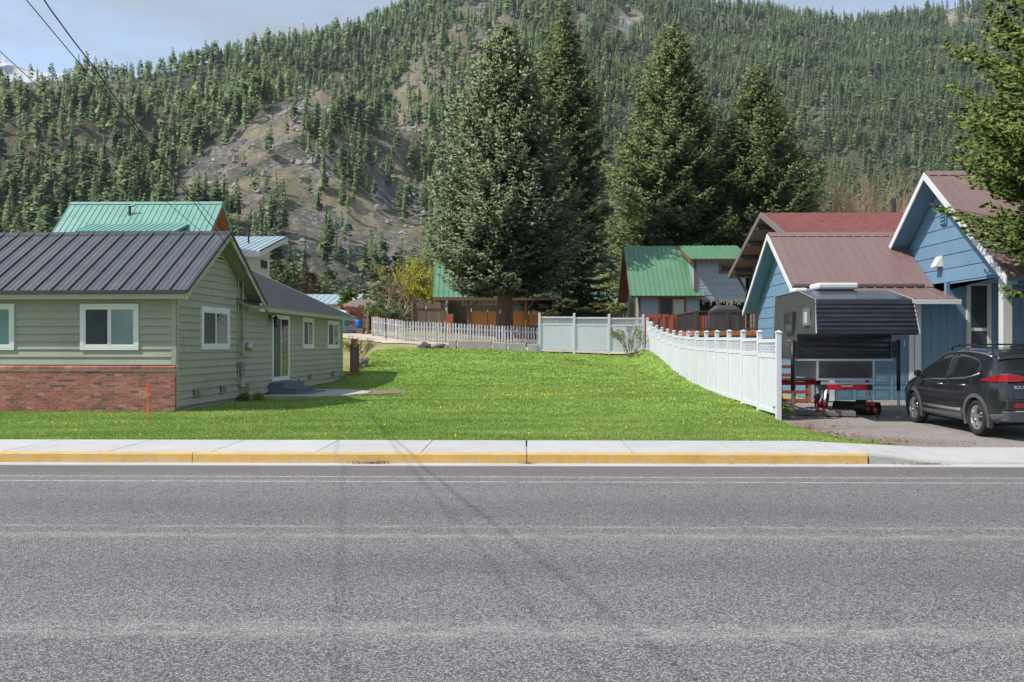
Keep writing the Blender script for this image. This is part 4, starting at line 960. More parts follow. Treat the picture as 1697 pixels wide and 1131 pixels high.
# pale yellow house far behind
yh = thing('yellow_house', 'pale yellow house with a teal roof beyond the plank fence', 'house', (0,0,0))
xa, xb = PX(955,80), PX(1075,80); ze = PZ(502,80)
part(yh, 'wall', 'yellow_wall', (xa,xb,80,86,2,ze)); metal_roof(yh, (xa-.4,83,ze+1.2), (xb+.4,83,ze+1.2), (xa-.4,79.4,ze), (xb+.4,79.4,ze), .8, 'teal_metal_roof', 'roof_slope')
for u in (1001, 1021): window(yh, V3(PX(u,80),80,0), X_, -Y_, 0, .9, PZ(512,80), PZ(504.5,80), 2, .07, pane_mats=('glass','glass'))

# ------------------------------------------------------------------ green-roofed house behind the white fence
g2 = thing('green_roof_house', 'grey-blue house with a steep green metal roof behind the white lattice fence', 'house', (0,0,0))
xl = 6.79; ye, yr, yb = 58.190, 62.210, 66.231; ze = PZ(491,58.190); zr = PZ(409,62.210); xr1 = PX(1171,58.190); xr2 = PX(1245,58.190)
metal_roof(g2, (xl,yr,zr), (xr1-.1,yr,zr), (xl,ye,ze), (xr1-.1,ye,ze), .33, 'green_metal_roof', 'front_roof_slope', (.06,.04), .12, 'brown_trim')
metal_roof(g2, (xl,yr,zr), (xr2,yr,zr), (xl,yb,ze), (xr2,yb,ze), .66, 'green_metal_roof', 'back_roof_slope', (.06,.04), .12, 'cedar')
for s_, y1 in ((1, ye), (1, yb)): MB().prism([(xl-.02,yr,zr+.05),(xl-.02,yr,zr-.28),(xl-.02,y1,ze-.3),(xl-.02,y1,ze+.04)], (.05,0,0)).build('rake_board', mats['brown_trim'], g2)
xd0 = PX(1150,58.613); zd = PZ(431,58.190)
metal_roof(g2, (xd0-.4,yr,zr+.02), (xr2,yr,zr+.02), (xd0-.4,57.767,zd), (xr2,57.767,zd), .33, 'green_metal_roof', 'dormer_roof', (.06,.04), .12, 'brown_trim')
MB().prism([(xd0-.42,yr,zr),(xd0-.42,yr,zr-.25),(xd0-.42,57.746,zd-.26),(xd0-.42,57.746,zd+.03)], (.05,0,0)).build('rake_board', mats['brown_trim'], g2)
zg = gzf(8,58.190)-.2; wx = xl+.62; wl_ = part(g2, 'front_wall', 'greyblue_wood', (wx,xr1-.35,58.772,58.931,zg,ze+.3))
boards(wl_, V3(wx,58.772,0), X_, -Y_, lap_rows(zg+.1, ze+.05, .2, 0, xr1-.35-wx), 'greyblue_wood')
ew = MB().prism([(wx,58.931,zg),(wx,65.596,zg),(wx,65.596,ze+.2),(wx,yr,zr-.3),(wx,58.931,ze+.2)], (.15,0,0)).build('end_wall', mats['greyblue_wood'], g2)
boards(ew, V3(wx,58.931,0), Y_, -X_, lap_rows(zg+.1, ze+.1, .2, 0, 6.3) + gable_rows(ze+.1, zr-.4, .2, lambda q: (q-ze)*.92, lambda q: 6.3-(q-ze)*.92), 'greyblue_wood')
dw = part(g2, 'dormer_wall', 'greyblue_wood', (xd0,xr2-.3,58.507,58.666,ze-.2,zd+.1)); boards(dw, V3(xd0,58.507,0), X_, -Y_, lap_rows(PZ(489,58.507), zd+.0, .2, 0, xr2-.3-xd0), 'greyblue_wood')
dm = MB().prism([(xd0,58.666,ze+.3),(xd0,yr,zr-.1),(xd0,58.666,zd)], (.12,0,0)).build('dormer_cheek', mats['greyblue_wood'], g2)
for x in (wx-.02, xd0-.02): part(g2, 'corner_board', 'brown_trim', (x,x+.14,58.402 if x > 9 else 58.719,58.550 if x > 9 else 58.825,zg if x < 9 else ze-.1,ze if x < 9 else zd))
window(g2, V3(0,58.740,0), X_, -Y_, PX(1092,58.719), PX(1137,58.719), PZ(530,58.719), PZ(493,58.719), 2, .09, 'brown_trim', ('screen','curtain'))
window(g2, V3(0,58.486,0), X_, -Y_, PX(1192,58.507), PX(1240,58.507), PZ(454,58.507), PZ(438,58.507), 1, .09, 'brown_trim', ('glass',))
window(g2, V3(wx,58.931,0), Y_, -X_, 1.2, 2.3, PZ(524,59.248), PZ(499,59.248), 1, .09, 'cedar', ('glass',)); window(g2, V3(wx,58.931,0), Y_, -X_, 3.4, 4.5, PZ(524,59.248), PZ(499,59.248), 1, .09, 'cedar', ('glass',))
part(g2, 'porch_back', 'interior', (xr1-.3,xr2-.3,59.883,60.094,zg,ze)); part(g2, 'porch_ceiling', 'brown_trim', (xr1-.35,xr2-.3,58.507,59.989,ze-.25,ze-.21))
for u in (1192, 1212, 1236): x = PX(u,58.719); part(g2, 'porch_post', 'cedar', (x-.06,x+.06,58.560,58.687,zg,ze-.25))
ic = MB()
for i in range(34): x = lerp(xr1-.2,xr2-.4,i/33); ic.box(x-.012,x+.012,58.444,58.465,ze-.22-random.uniform(.1,.45),ze-.2)
tag(ic.build('icicle_lights', mats['cream'], g2), kind='stuff')

# ------------------------------------------------------------------ shingled house
s1 = thing('shingle_house', 'grey-brown house with a broad red shingle roof and exposed dark rafters', 'house', (0,0,0))
sx = 11.55; yr, ye, yb = 44.0, 37.2, 51.0; zr = PZ(354,44); zb = PZ(456,51); xe = 24
def slope(name, y1):
    return MB().prism([(sx,yr,zr),(xe,yr,zr),(xe,y1,zb),(sx,y1,zb)], (0,0,-.16)).build(name, mats['shingle'], s1)
slope('front_roof_slope', ye); slope('back_roof_slope', yb)
for y1 in (ye, yb):
    MB().prism([(sx-.03,yr,zr+.03),(sx-.03,yr,zr-.24),(sx-.03,y1,zb-.26),(sx-.03,y1,zb+.02)], (.06,0,0)).build('rake_board', mats['grey_wood'], s1)
    MB().prism([(sx+.03,yr,zr-.165),(sx+.03,yr,zr-.2),(sx+.03,y1,zb-.2),(sx+.03,y1,zb-.165)], (1.1,0,0)).build('soffit', mats['grey_wood'], s1)
wx = sx+1.05; zg = gzf(12,46)-.3
gw = MB().prism([(wx,37.9,zg),(wx,50.2,zg),(wx,50.2,zb+.15),(wx,yr,zr-.2),(wx,37.9,zb+.15)], (.15,0,0)).build('gable_wall', mats['grey_wood'], s1)
boards(gw, V3(wx,37.9,0), Y_, -X_, lap_rows(zg+.4, zb+.1, .24, 0, 12.3) + gable_rows(zb+.1, zr-.35, .24, lambda q: (q-zb)*6.1/(zr-zb)*1.05, lambda q: 12.3-(q-zb)*6.2/(zr-zb)*1.05), 'grey_wood')
for f in (.12,.37,.6,.82):
    y = lerp(yr, yb, f); z = lerp(zr, zb, f)-.33; MB().box(sx+.02,wx,y-.1,y+.1,z-.1,z+.12).build('lookout_beam', mats['dark_wood'], s1)
y = 49.9; z = zb-.1
MB().box(sx+.05,wx,y-.08,y+.08,z-.1,z+.06).beam((wx-.06,y,z-1.5),(wx-.06,y,z), .14,.14).beam((wx-.08,y,z-1.35),(sx+.25,y,z-.05), .12,.12).build('knee_brace', mats['dark_wood'], s1)
window(s1, V3(wx,37.9,0), Y_, -X_, 8.6, 9.7, PZ(489,47), PZ(466,47), 1, .12, 'cream', ('glass',))
window(s1, V3(wx,37.9,0), Y_, -X_, 4.6, 6.6, PZ(532,43), PZ(506,43)-.1, 1, .12, 'cream', ('glass',))
MB().box(wx-.2,wx-.02,48.5,48.7,PZ(490,48.6),PZ(484,48.6)).tube([(wx-.12,48.6,PZ(484,48.6)),(wx-.12,48.6,PZ(476,48.6))], [.12,.05], 8).build('wall_lamp', mats['dark_trim'], s1)
MB().tube([(PX(1485,44),44.3,zr-.3),(PX(1485,44),44.3,zr+.75)], .11, 8).build('flue_pipe', mats['dark_trim'], s1)

# deck with dark rail, grill, red fence
dk = thing('garden_deck', 'raised deck with a dark painted railing behind the blue garage', 'deck', (0,0,0))
X0, X1, Yn, Yf = 8.2, 11.15, 43.0, 48.6; zf = PZ(549,43); rh = PZ(515.5,43)-zf
part(dk, 'platform', 'cedar', (X0-.1,X1+.6,Yn-.1,Yf,zf-.22,zf-.02))
for i in range(14): MB().box(X0-.1,X1+.6,Yn-.1+i*.4,Yn+.285+i*.4,zf-.02,zf+.005).build('deck_board', mats['cedar'], dk)
for i in range(9):
    b = bmesh.new(); bmesh.ops.create_icosphere(b, subdivisions=2, radius=.28)
    for w in b.verts: w.co = Vector((w.co.x*1.1, w.co.y*.6, w.co.z*.95))*(1+.2*math.sin(w.co.x*12+i*2)*math.cos(w.co.z*10+i))
    me = bpy.data.meshes.new('base_stone'); b.to_mesh(me); b.free(); me.materials.append(mats['stone']); link('base_stone', me, dk, (X0+.1+i*.42, Yn+.1, zf-.45))
part(dk, 'base', 'foundation', (X0,X1+.5,Yn+.15,Yf-.1,gzf(9,44)-.6,zf-.22))
MB().box(X0-.06,X1+.5,Yn-.06,Yn+.06,zf+rh-.05,zf+rh).box(X0-.06,X0+.06,Yn+.06,Yf,zf+rh-.05,zf+rh).build('hand_rail', mats['dark_wood'], dk)
MB().box(X0,X1+.5,Yn-.03,Yn+.03,zf+.06,zf+.13).build('lower_rail', mats['dark_wood'], dk); MB().box(X0-.03,X0+.03,Yn+.05,Yf,zf+.06,zf+.13).build('lower_rail', mats['dark_wood'], dk)
for x, y in ((X0,Yn),(X0+1.5,Yn),(X1,Yn),(X0,Yf-.1),(X0,Yn+2.8)): part(dk, 'rail_post', 'dark_wood', (x-.07,x+.07,y-.07,y+.07,zf-.2,zf+rh-.02))
bal = MB().box(-.025,.025,-.02,.02,0,rh-.19).mesh('baluster'); bal.materials.append(mats['dark_wood'])
for i in range(24): link('baluster', bal, dk, (X0+.12+i*.135, Yn, zf+.13))
for i in range(30): link('baluster', bal, dk, (X0, Yn+.2+i*.18, zf+.13))
gr = thing('covered_grill', 'large grill under a dark fabric cover standing on the deck', 'grill', (PX(1203,45), 45.2, zf))
V, fs = [], []
prof = [(0,1.0),(.45,.97),(.85,.94),(.95,.98),(1.12,.8),(1.3,.55),(1.33,.5)]; n = 36
for z, s_ in prof:
    for k in range(n):
        a = 2*math.pi*k/n; c, s = math.cos(a), math.sin(a); e = .35; r = 1+.05*math.sin(k*2.6+1)*(1.2-z) if z < .9 else 1
        V.append((math.copysign(abs(c)**e, c)*.92*s_*r, math.copysign(abs(s)**e, s)*.4*(s_ if z < 1 else s_+.2)*r, z))
for i in range(len(prof)-1): fs += [(i*n+k, i*n+(k+1) % n, (i+1)*n+(k+1) % n, (i+1)*n+k) for k in range(n)]
fs += [tuple((len(prof)-1)*n+k for k in range(n))]
MB().add(V, fs).build('cover', mats['cover_fabric'], gr); part(gr, 'frame', 'dark_trim', (-.7,.7,-.25,.25,0,.3))
rf = thing('red_plank_fence', 'red stained board fence beside the dark deck railing', 'fence', (0,0,0))
Yq = 47.5; xa, xb = PX(1071,Yq), PX(1123,Yq); z0 = PZ(555,Yq); z1 = PZ(521.5,Yq)
for i in range(8): x = lerp(xa,xb,i/8); MB().box(x,x+.17,Yq+(.03 if i % 2 else -.03),Yq+.02+(.03 if i % 2 else -.03),z0,z1+random.uniform(-.04,.04)).build('plank', mats['red_wood'], rf)
for i in range(9): x = PX(1124,48.4)+i*.22; MB().box(x,x+.17,48.9,48.92,z0+.2,PZ(523,48.4)+random.uniform(-.04,.04)).build('plank', mats['red_wood'], rf)
MB().box(xa,xb,Yq+.06,Yq+.1,z0+.2,z0+.3).build('rail', mats['red_wood'], rf); MB().box(xa,xb,Yq+.06,Yq+.1,z1-.3,z1-.2).build('rail', mats['red_wood'], rf); MB().box(PX(1124,48.4),PX(1124,48.4)+2,48.93,48.97,z1-.3,z1-.2).build('rail', mats['red_wood'], rf); MB().box(xa-.05,xa+.05,Yq+.1,Yq+.2,z0-.5,z1).build('post', mats['red_wood'], rf)

# ------------------------------------------------------------------ white vinyl fences with lattice tops
def vinyl_panel(L, h, lat=.36):
    """meshes for one panel running along +x: solid boards, rails, lattice"""
    b = MB(); n = int(L/.15); w = L/n
    for i in range(n): b.box(i*w+.004,(i+1)*w-.004,-.014,.014,.08,h-lat-.06)
    b.box(0,L,-.008,.008,.08,h-lat-.06)
    r = MB().box(0,L,-.028,.028,.03,.13); r2 = MB().box(0,L,-.028,.028,h-lat-.1,h-lat+.0); r3 = MB().box(0,L,-.028,.028,h-.09,h)
    la = MB(); s = .125; z0, z1 = h-lat, h-.09; k = int((L+lat)/s)+2
    for i in range(-6, k):
        for sg in (1, -1):
            x = i*s; pts = []
            a0, a1 = x, x + sg*(z1-z0)
            def clip(xa, za, xb, zb):
                if xb < xa: xa, za, xb, zb = xb, zb, xa, za
                if xb <= 0 or xa >= L: return None
                if xa < 0: za += (zb-za)*(0-xa)/(xb-xa); xa = 0
                if xb > L: zb = za+(zb-za)*(L-xa)/(xb-xa); xb = L
                return xa, za, xb, zb
            c = clip(a0, z0, a1, z1)
            if c and c[2]-c[0] > .01: la.beam((c[0],.004*sg,c[1]), (c[2],.004*sg,c[3]), .008, .03, up=(0,1,0)) if False else la.prism([(c[0]-.018,.006*sg,c[1]),(c[0]+.018,.006*sg,c[1]),(c[2]+.018,.006*sg,c[3]),(c[2]-.018,.006*sg,c[3])], (0,.006*sg,0))
    out = []
    for q, nm in ((b,'board_infill'),(r,'rail'),(r2,'rail'),(r3,'rail'),(la,'lattice')): me = q.mesh(nm); me.materials.append(mats['vinyl']); out.append((nm, me))
    return out
def vinyl_fence(name, label, posts, h, ph, pw=.12):
    t = thing(name, label, 'fence', (0,0,0)); panels = {}
    for i in range(len(posts)):
        p = posts[i]; MB().box(p[0]-pw/2,p[0]+pw/2,p[1]-pw/2,p[1]+pw/2,p[2]-.15,p[2]+ph).build('post', mats['vinyl'], t, bevel=.006)
        MB().add([(p[0]-.075,p[1]-.075,p[2]+ph),(p[0]+.075,p[1]-.075,p[2]+ph),(p[0]+.075,p[1]+.075,p[2]+ph),(p[0]-.075,p[1]+.075,p[2]+ph),(p[0]-.075,p[1]-.075,p[2]+ph+.02),(p[0]+.075,p[1]-.075,p[2]+ph+.02),(p[0]+.075,p[1]+.075,p[2]+ph+.02),(p[0]-.075,p[1]+.075,p[2]+ph+.02),(p[0],p[1],p[2]+ph+.06)],
                 [(3,2,1,0),(0,1,5,4),(1,2,6,5),(2,3,7,6),(3,0,4,7),(4,5,8),(5,6,8),(6,7,8),(7,4,8)]).build('post_cap', mats['vinyl'], t)
        if i == len(posts)-1: break
        q = posts[i+1]; d = Vector((q[0]-p[0], q[1]-p[1])); L = d.length - pw; ang = math.atan2(d.y, d.x); st = Vector((p[0],p[1],0)) + Vector((d.x,d.y,0)).normalized()*pw/2
        key = round(L, 2)
        if key not in panels: panels[key] = vinyl_panel(L, h)
        z = max(p[2], q[2]) - .02
        pr = None
        for nm, me in panels[key]:
            if pr is None:
                pr = link('panel', me, t, (st.x, st.y, z)); pr.rotation_euler = (0,0,ang)
            else: link(nm, me, pr)
    return t
pitch = 1.82; posts = []
xA, xB = PX(1290,21.1), PX(1073,46.4)
for k in range(15):
    Yp = 21.1 + k*(46.4-21.1)/14; x = lerp(xA, xB, k/14); posts.append((x, Yp, gzf(min(x,5.2), Yp)))
vinyl_fence('lattice_fence', 'long white vinyl fence with lattice top stepping up beside the driveway', posts, 1.82, 1.98)
posts = [(PX(u,47.2), 47.2, PZ(v,47.2)) for u, v in ((894,581),(951.5,582),(1009.5,583),(1066,584))]
vinyl_fence('lattice_fence', 'short white vinyl lattice fence across the back of the lawn', posts, 1.82, 1.95)

# ------------------------------------------------------------------ blue garage and house
bg_ = thing('blue_garage', 'blue wooden garage with a brown metal roof behind the truck camper', 'garage', (0,0,0))
gx0, yfw, gzr = 8.45, 26.0, .24
yr, zr, yk, zk, yb, zb = 29.6, PZ(389,29.6), 26.9, 3.62, 32.95, 3.12; xl, xr = 8.0, 12.25
metal_roof(bg_, (xl,yr,zr), (xr,yr,zr), (xl,yk,zk), (xr,yk,zk), .3, 'brown_metal_roof', 'front_roof_slope', (.04,.03), .12, 'blue_wood')
metal_roof(bg_, (xl,yk,zk-.03), (xr,yk,zk-.03), (xl,25.45,3.19), (xr,25.45,3.19), .3, 'brown_metal_roof', 'lower_roof_slope', (.04,.03), .1, 'blue_wood')
metal_roof(bg_, (xl,yr,zr), (xr,yr,zr), (xl,yb,zb), (xr,yb,zb), .3, 'brown_metal_roof', 'back_roof_slope', (.04,.03), .12, 'blue_wood')
MB().box(xl+.05,xr-.3,yk-.05,yk+.03,zk+.02,zk+.1).build('snow_bar', mats['brown_metal_roof'], bg_)
MB().prism([(xl,yr-.2,zr-.1),(xl,yr,zr+.06),(xl,yr+.2,zr-.1)], (xr-xl,0,0)).build('ridge_cap', mats['brown_metal_roof'], bg_)
for (ya, za, y1, z1) in ((yr,zr,yk,zk),(yr,zr,yb,zb),(yk,zk-.02,25.43,3.19)):
    MB().prism([(xl-.03,ya,za+.0),(xl-.03,ya,za-.18),(xl-.03,y1,z1-.18),(xl-.03,y1,z1)], (.035,0,0)).build('rake_board', mats['white_trim'], bg_)
MB().box(xl,xr+.1,25.41,25.45,3.05,3.19).build('fascia', mats['white_trim'], bg_)
gw = MB().prism([(gx0,yfw,gzr),(gx0,32.5,gzr),(gx0,32.5,zb+.1),(gx0,yr,zr-.2),(gx0,yk,zk-.1),(gx0,yfw,3.1)], (.14,0,0)).build('gable_wall', mats['blue_wood'], bg_)
lf = lambda q: 0 if q < 3.05 else (min(.9,(q-3.05)*1.9) if q < zk-.15 else .9+(q-zk+.15)*1.4)
rt = lambda q: 6.5 if q < 3.1 else 6.5-(q-3.1)*2.9/(zr-.25-3.1)
boards(gw, V3(gx0,yfw,0), Y_, -X_, gable_rows(1.75, zr-.3, .36, lf, rt), 'blue_wood', .022)
for i in range(26): MB().box(gx0-.012,gx0,yfw+.01+.25*i,yfw+.25*i+.24,gzr+.05,1.75).build('siding_board', mats['blue_wood'], gw)
gv = MB().box(gx0-.07,gx0-.02,29.0,29.35,4.25,4.95).build('gable_vent', mats['blue_door'], bg_)
for i in range(6): MB().box(gx0-.1,gx0-.07,29.03,29.32,4.3+i*.1,4.35+i*.1).build('louvre', mats['blue_door'], gv)
fw2 = part(bg_, 'front_wall', 'blue_wood', (gx0,12.2,yfw,yfw+.14,gzr,3.3), (12.2,20,yfw,yfw+.14,gzr,3.7))
dx0, dx1, dzt = PX(1384,25.9), PX(1508,25.9), 2.45
x = gx0+.02
while x < 19.8:
    if not (dx0-.25 < x+.1 < dx1+.05): MB().box(x,x+.225,yfw-.016,yfw,gzr+.02,3.28).build('siding_board', mats['blue_wood'], fw2)
    elif x+.1 > dx0-.25: MB().box(x,x+.225,yfw-.016,yfw,dzt+.1,3.28).build('siding_board', mats['blue_wood'], fw2)
    x += .235
gd = part(bg_, 'garage_door', 'blue_door', (dx0,dx1,yfw-.035,yfw-.018,gzr,dzt)); cw = (dx1-dx0)/4; ch = (dzt-gzr)/5
for r_ in range(5):
    for c in range(4):
        a, b, z0, z1 = dx0+c*cw+.05, dx0+(c+1)*cw-.05, gzr+r_*ch+.06, gzr+(r_+1)*ch-.06; q = MB()
        q.box(a,b,yfw-.05,yfw-.034,z0,z0+.035).box(a,b,yfw-.05,yfw-.034,z1-.035,z1).box(a,a+.035,yfw-.049,yfw-.034,z0+.035,z1-.035).box(b-.035,b,yfw-.049,yfw-.034,z0+.035,z1-.035)
        q.prism([(a+.06,yfw-.034,z0+.06),(b-.06,yfw-.034,z0+.06),(b-.06,yfw-.034,z1-.06),(a+.06,yfw-.034,z1-.06)], (0,-.01,0)); q.build('door_panel', mats['blue_door'], gd)
part(bg_, 'door_casing', 'white_trim', (dx1,dx1+.13,yfw-.06,yfw-.018,gzr,dzt+.12), (dx0-.13,dx0,yfw-.06,yfw-.018,gzr,dzt+.12), (dx0,dx1,yfw-.06,yfw-.018,dzt,dzt+.12))
x = PX(1522,25.9); part(bg_, 'corner_board', 'white_trim', (x-.09,x+.09,yfw-.07,yfw-.018,gzr,3.1))
part(bg_, 'door_sill', 'concrete', (dx0-.3,dx1+.3,yfw-.25,yfw-.04,gzr-.3,gzr+.03))
part(bg_, 'back_wall', 'blue_wood', (gx0,12,32.4,32.5,gzr,3.1))
part(bg_, 'corner_trim', 'white_trim', (gx0-.05,gx0+.03,yfw-.05,yfw+.02,gzr,3.0))

bh = thing('blue_house', 'blue wooden gabled house with a brown metal roof beside its garage', 'house', (0,0,0))
ox, gx = 11.72, 12.3; yr, zr = 26.35, PZ(289,26.35); sl = .755; ye, yb = 21.85, 31.2; ze, zb2 = zr-sl*(yr-ye), zr-sl*(yb-yr)
metal_roof(bh, (ox,yr,zr), (21,yr,zr), (ox,ye,ze), (21,ye,ze), .3, 'brown_metal_roof', 'front_roof_slope', (.04,.03), .12, 'blue_wood')
metal_roof(bh, (ox,yr,zr), (21,yr,zr), (ox,yb,zb2), (21,yb,zb2), .3, 'brown_metal_roof', 'back_roof_slope', (.04,.03), .12, 'blue_wood')
MB().prism([(ox,yr-.2,zr-.1),(ox,yr,zr+.06),(ox,yr+.2,zr-.1)], (9.3,0,0)).build('ridge_cap', mats['brown_metal_roof'], bh)
for y1, z1 in ((ye,ze),(yb,zb2)): MB().prism([(ox-.03,yr,zr+.01),(ox-.03,yr,zr-.2),(ox-.03,y1,z1-.2),(ox-.03,y1,z1)], (.035,0,0)).build('rake_board', mats['white_trim'], bh)
zq = 3.72
gw = MB().prism([(gx,yr-(zr-zq)/sl+.25,zq),(gx,yb-.3,zq),(gx,yb-.3,zb2-.1),(gx,yr,zr-.22)], (.14,0,0)).build('gable_wall', mats['blue_wood'], bh)
y0_ = yr-(zr-zq)/sl+.25
boards(gw, V3(gx,y0_,0), Y_, -X_, gable_rows(zq, zr-.35, .4, lambda q: (q-zq)/sl*.98, lambda q: (yb-.35-y0_) if q < zb2 else (yr-y0_)+(zr-.2-q)/sl), 'blue_wood', .024)
gv = MB().box(gx-.07,gx-.02,yr-.25,yr+.1,5.4,6.05).build('gable_vent', mats['blue_door'], bh)
for i in range(6): MB().box(gx-.1,gx-.07,yr-.22,yr+.07,5.44+i*.1,5.49+i*.1).build('louvre', mats['blue_door'], gv)
q = (PX(1543,gx/ .4575),); yv = 26.55; MB().add([(gx-.02,yv-.18,4.2),(gx-.02,yv+.18,4.2),(gx-.25,yv+.16,4.2),(gx-.25,yv-.16,4.2),(gx-.02,yv-.15,4.52),(gx-.02,yv+.15,4.52),(gx-.1,yv+.13,4.5),(gx-.1,yv-.13,4.5)], [(0,3,2,1),(4,5,6,7),(0,1,5,4),(1,2,6,5),(2,3,7,6),(3,0,4,7)]).build('vent_hood', mats['cream'], bh)
window(bh, V3(0,yfw-.018,0), X_, -Y_, PX(1602,25.95), PX(1642,25.95), .95, PZ(468,25.95)-.0, 2, .07, 'cream', ('screen','screen'), split='h')
part(bh, 'side_wall', 'blue_wood', (12.3,12.44,26.15,30.9,gzr,3.715)); part(bh, 'porch_post', 'cream', (12.35,12.58,23.2,23.43,.1,zq-.063)); part(bh, 'porch_beam', 'blue_wood', (12.33,20.5,22.5,22.7,zq-.3,zq-.063)); part(bh, 'porch_post', 'cream', (17.5,17.7,22.5,22.7,.1,zq-.3))
part(bh, 'porch_ceiling', 'blue_wood', (gx-.01,20.8,21.98,25.97,zq-.06,zq-.012)); part(bh, 'end_wall', 'blue_wood', (19.86,20,26.14,31,gzr,zb2)); part(bh, 'back_wall', 'blue_wood', (gx+.2,19.8,30.7,30.85,gzr,zb2+.1))
part(bh, 'door_casing', 'cream', (PX(1669,25.95),PX(1669,25.95)+.1,yfw-.06,yfw-.017,gzr,2.9))
patch('porch_floor', [(12.9,22.5),(20,22.5),(20,25.98),(12.9,25.98)], .3, 'concrete', th=.2)

# ------------------------------------------------------------------ truck camper on jacks
cp = thing('truck_camper', 'black truck camper raised on four jacks in front of the garage', 'camper', (0,0,0))
x0, x1 = 6.62, 8.95
side = [(24.0,1.55),(24.0,3.19),(21.9,3.22),(20.6,2.95),(20.36,2.16),(20.42,2.12),(21.9,2.14),(21.9,1.55)]
V = [(x0,y,z) for y, z in side] + [(x0+.07 if z > 2.5 else x0,y,z) for y, z in side]
b = MB()
L_ = [Vector((x0 + (.06 if z > 2.9 else 0), y, z)) for y, z in side]; R_ = [Vector((x1 - (.06 if z > 2.9 else 0), y, z)) for y, z in side]
n = len(side)
b.add(L_ + R_, [tuple(range(n))], 1); b.f.append(tuple(range(n, 2*n))[::-1]); b.m.append(1)
for i in range(n): b.f.append((i, (i+1) % n, n+(i+1) % n, n+i)); b.m.append(0)
b.build('body', [mats['camper_black'], mats['camper_plate']], cp, bevel=.035)
pts = L_[:]
for P_ in (L_, R_):
    dx = -.012 if P_ is L_ else .012; q = MB()
    q.tube([p + V3(dx,0,0) for p in P_[1:5]], .012, 6); q.build('edge_trim', mats['galv'], cp)
for i in range(7):
    f = (i+.6)/7.5; z = lerp(2.18,2.93,f); y = lerp(20.36,20.6,f); MB().tube([(x0+.03,y-.012,z),(x1-.03,y-.012,z)], .014, 6).build('front_rib', mats['camper_black'], cp)
for i in range(5): z = 1.62+i*.11; MB().tube([(x0+.02,21.885,z),(x1-.02,21.885,z)], .016, 6).build('front_rib', mats['camper_black'], cp)
MB().box(x0-.01,x1+.01,21.84,24.01,1.5,1.55).build('floor_edge', mats['steel'], cp)
window(cp, V3(x0,0,0), Y_, -X_, 22.05, 22.75, 2.2, 2.72, 1, .04, 'dark_trim', ('reflective_pane',)); window(cp, V3(x0+.02,0,0), Y_, -X_, 20.9, 21.25, 2.35, 2.75, 1, .035, 'steel', ('curtain',))
part(cp, 'lower_box', 'camper_white', (7.14,8.49,21.95,23.95,1.06,1.5)); part(cp, 'grille_panel', 'camper_plate', (7.16,8.47,21.9,21.95,1.08,1.49))
for i in range(16):
    for sg in (1,-1): xx = 7.18+i*.08; xa = min(max(xx,7.18),8.45); xb = min(max(xx+sg*.36,7.18),8.45); MB().beam((xa,21.893-.002*sg,1.1), (xb,21.893-.002*sg,1.1+.36*abs(xb-xa)/.36), .008, .012).build('mesh_wire', mats['black_plastic'], cp) if abs(xb-xa) > .05 else None
part(cp, 'frame', 'steel', (7.1,7.16,21.88,21.95,1.02,1.5), (8.47,8.53,21.88,21.95,1.02,1.5), (7.16,8.47,21.885,21.95,1.02,1.07))
ac = part(cp, 'roof_unit', 'white_trim', (7.15,8.15,21.9,22.6,3.26,3.42), bevel=.05); part(cp, 'roof_unit_base', 'dark_trim', (7.25,8.05,21.95,22.55,3.2,3.27)); part(cp, 'roof_vent', 'white_trim', (6.75,7.1,22.5,22.95,3.2,3.33), bevel=.05)
for xj, yj in ((6.5,21.8),(9.07,21.8),(6.5,23.8),(9.07,23.8)):
    zg = gzf(xj,yj)-.02; j = MB().tube([(xj,yj,.78),(xj,yj,2.02)], .045, 10).build('jack', mats['black_plastic'], cp, smooth=True)
    MB().tube([(xj,yj,zg),(xj,yj,.8)], .032, 10).build('jack_leg', mats['galv'], j, smooth=True); MB().tube([(xj,yj,zg),(xj,yj,zg+.025)], .09, 12).build('foot', mats['galv'], j)
    s = 1 if xj < 8 else -1; MB().box(min(xj+s*.03,xj+s*.14),max(xj+s*.03,xj+s*.14),yj-.03,yj+.03,1.58,1.98).build('bracket', mats['black_plastic'], j); MB().tube([(xj,yj,2.0),(xj-s*.14,yj,2.0),(xj-s*.14,yj,1.86)], .012, 6).build('crank', mats['steel'], j)
def sawhorse(cx, cy, ang, label):
    zg = gzf(cx,cy)-.02; t = thing('sawhorse', label, 'sawhorse', (cx,cy,zg), ang)
    part(t, 'beam', 'red_paint', (-.5,.5,-.05,.05,.68,.81), bevel=.01); part(t, 'top_plate', 'galv', (-.6,.6,-.05,.05,.812,.86)); part(t, 'badge', 'white_trim', (-.14,.14,-.0525,-.05,.755,.785))
    for sx in (-1,1): part(t, 'end_cap', 'black_plastic', (min(sx*.5,sx*.62),max(sx*.5,sx*.62),-.06,.06,.67,.81))
    for sx in (-1,1):
        for sy in (-1,1):
            a, c = V3(sx*.5,sy*.04,.68), V3(sx*.66,sy*.3,.02); l = MB().beam(a, a.lerp(c,.5), .045, .035).build('leg', mats['galv'], t); MB().beam(a.lerp(c,.5), c, .04, .03).build('lower_leg', mats['black_plastic'], l)
            for f in (.5,.72): m = a.lerp(c,f); MB().box(m.x-.035,m.x+.035,m.y-.03,m.y+.03,m.z-.04,m.z+.04).build('clamp', mats['red_paint'], l)
sawhorse(7.78, 21.75, 0, 'red folding sawhorse under the front edge of the camper'); sawhorse(7.1, 23.3, R(12), 'red folding sawhorse set back under the camper beside the white fence')
fm = thing('foam_slab', 'grey foam slab lying on the ground under the sawhorse', 'foam slab', (7.5,22.4,gzf(7.5,22.4)-.02), R(-18))
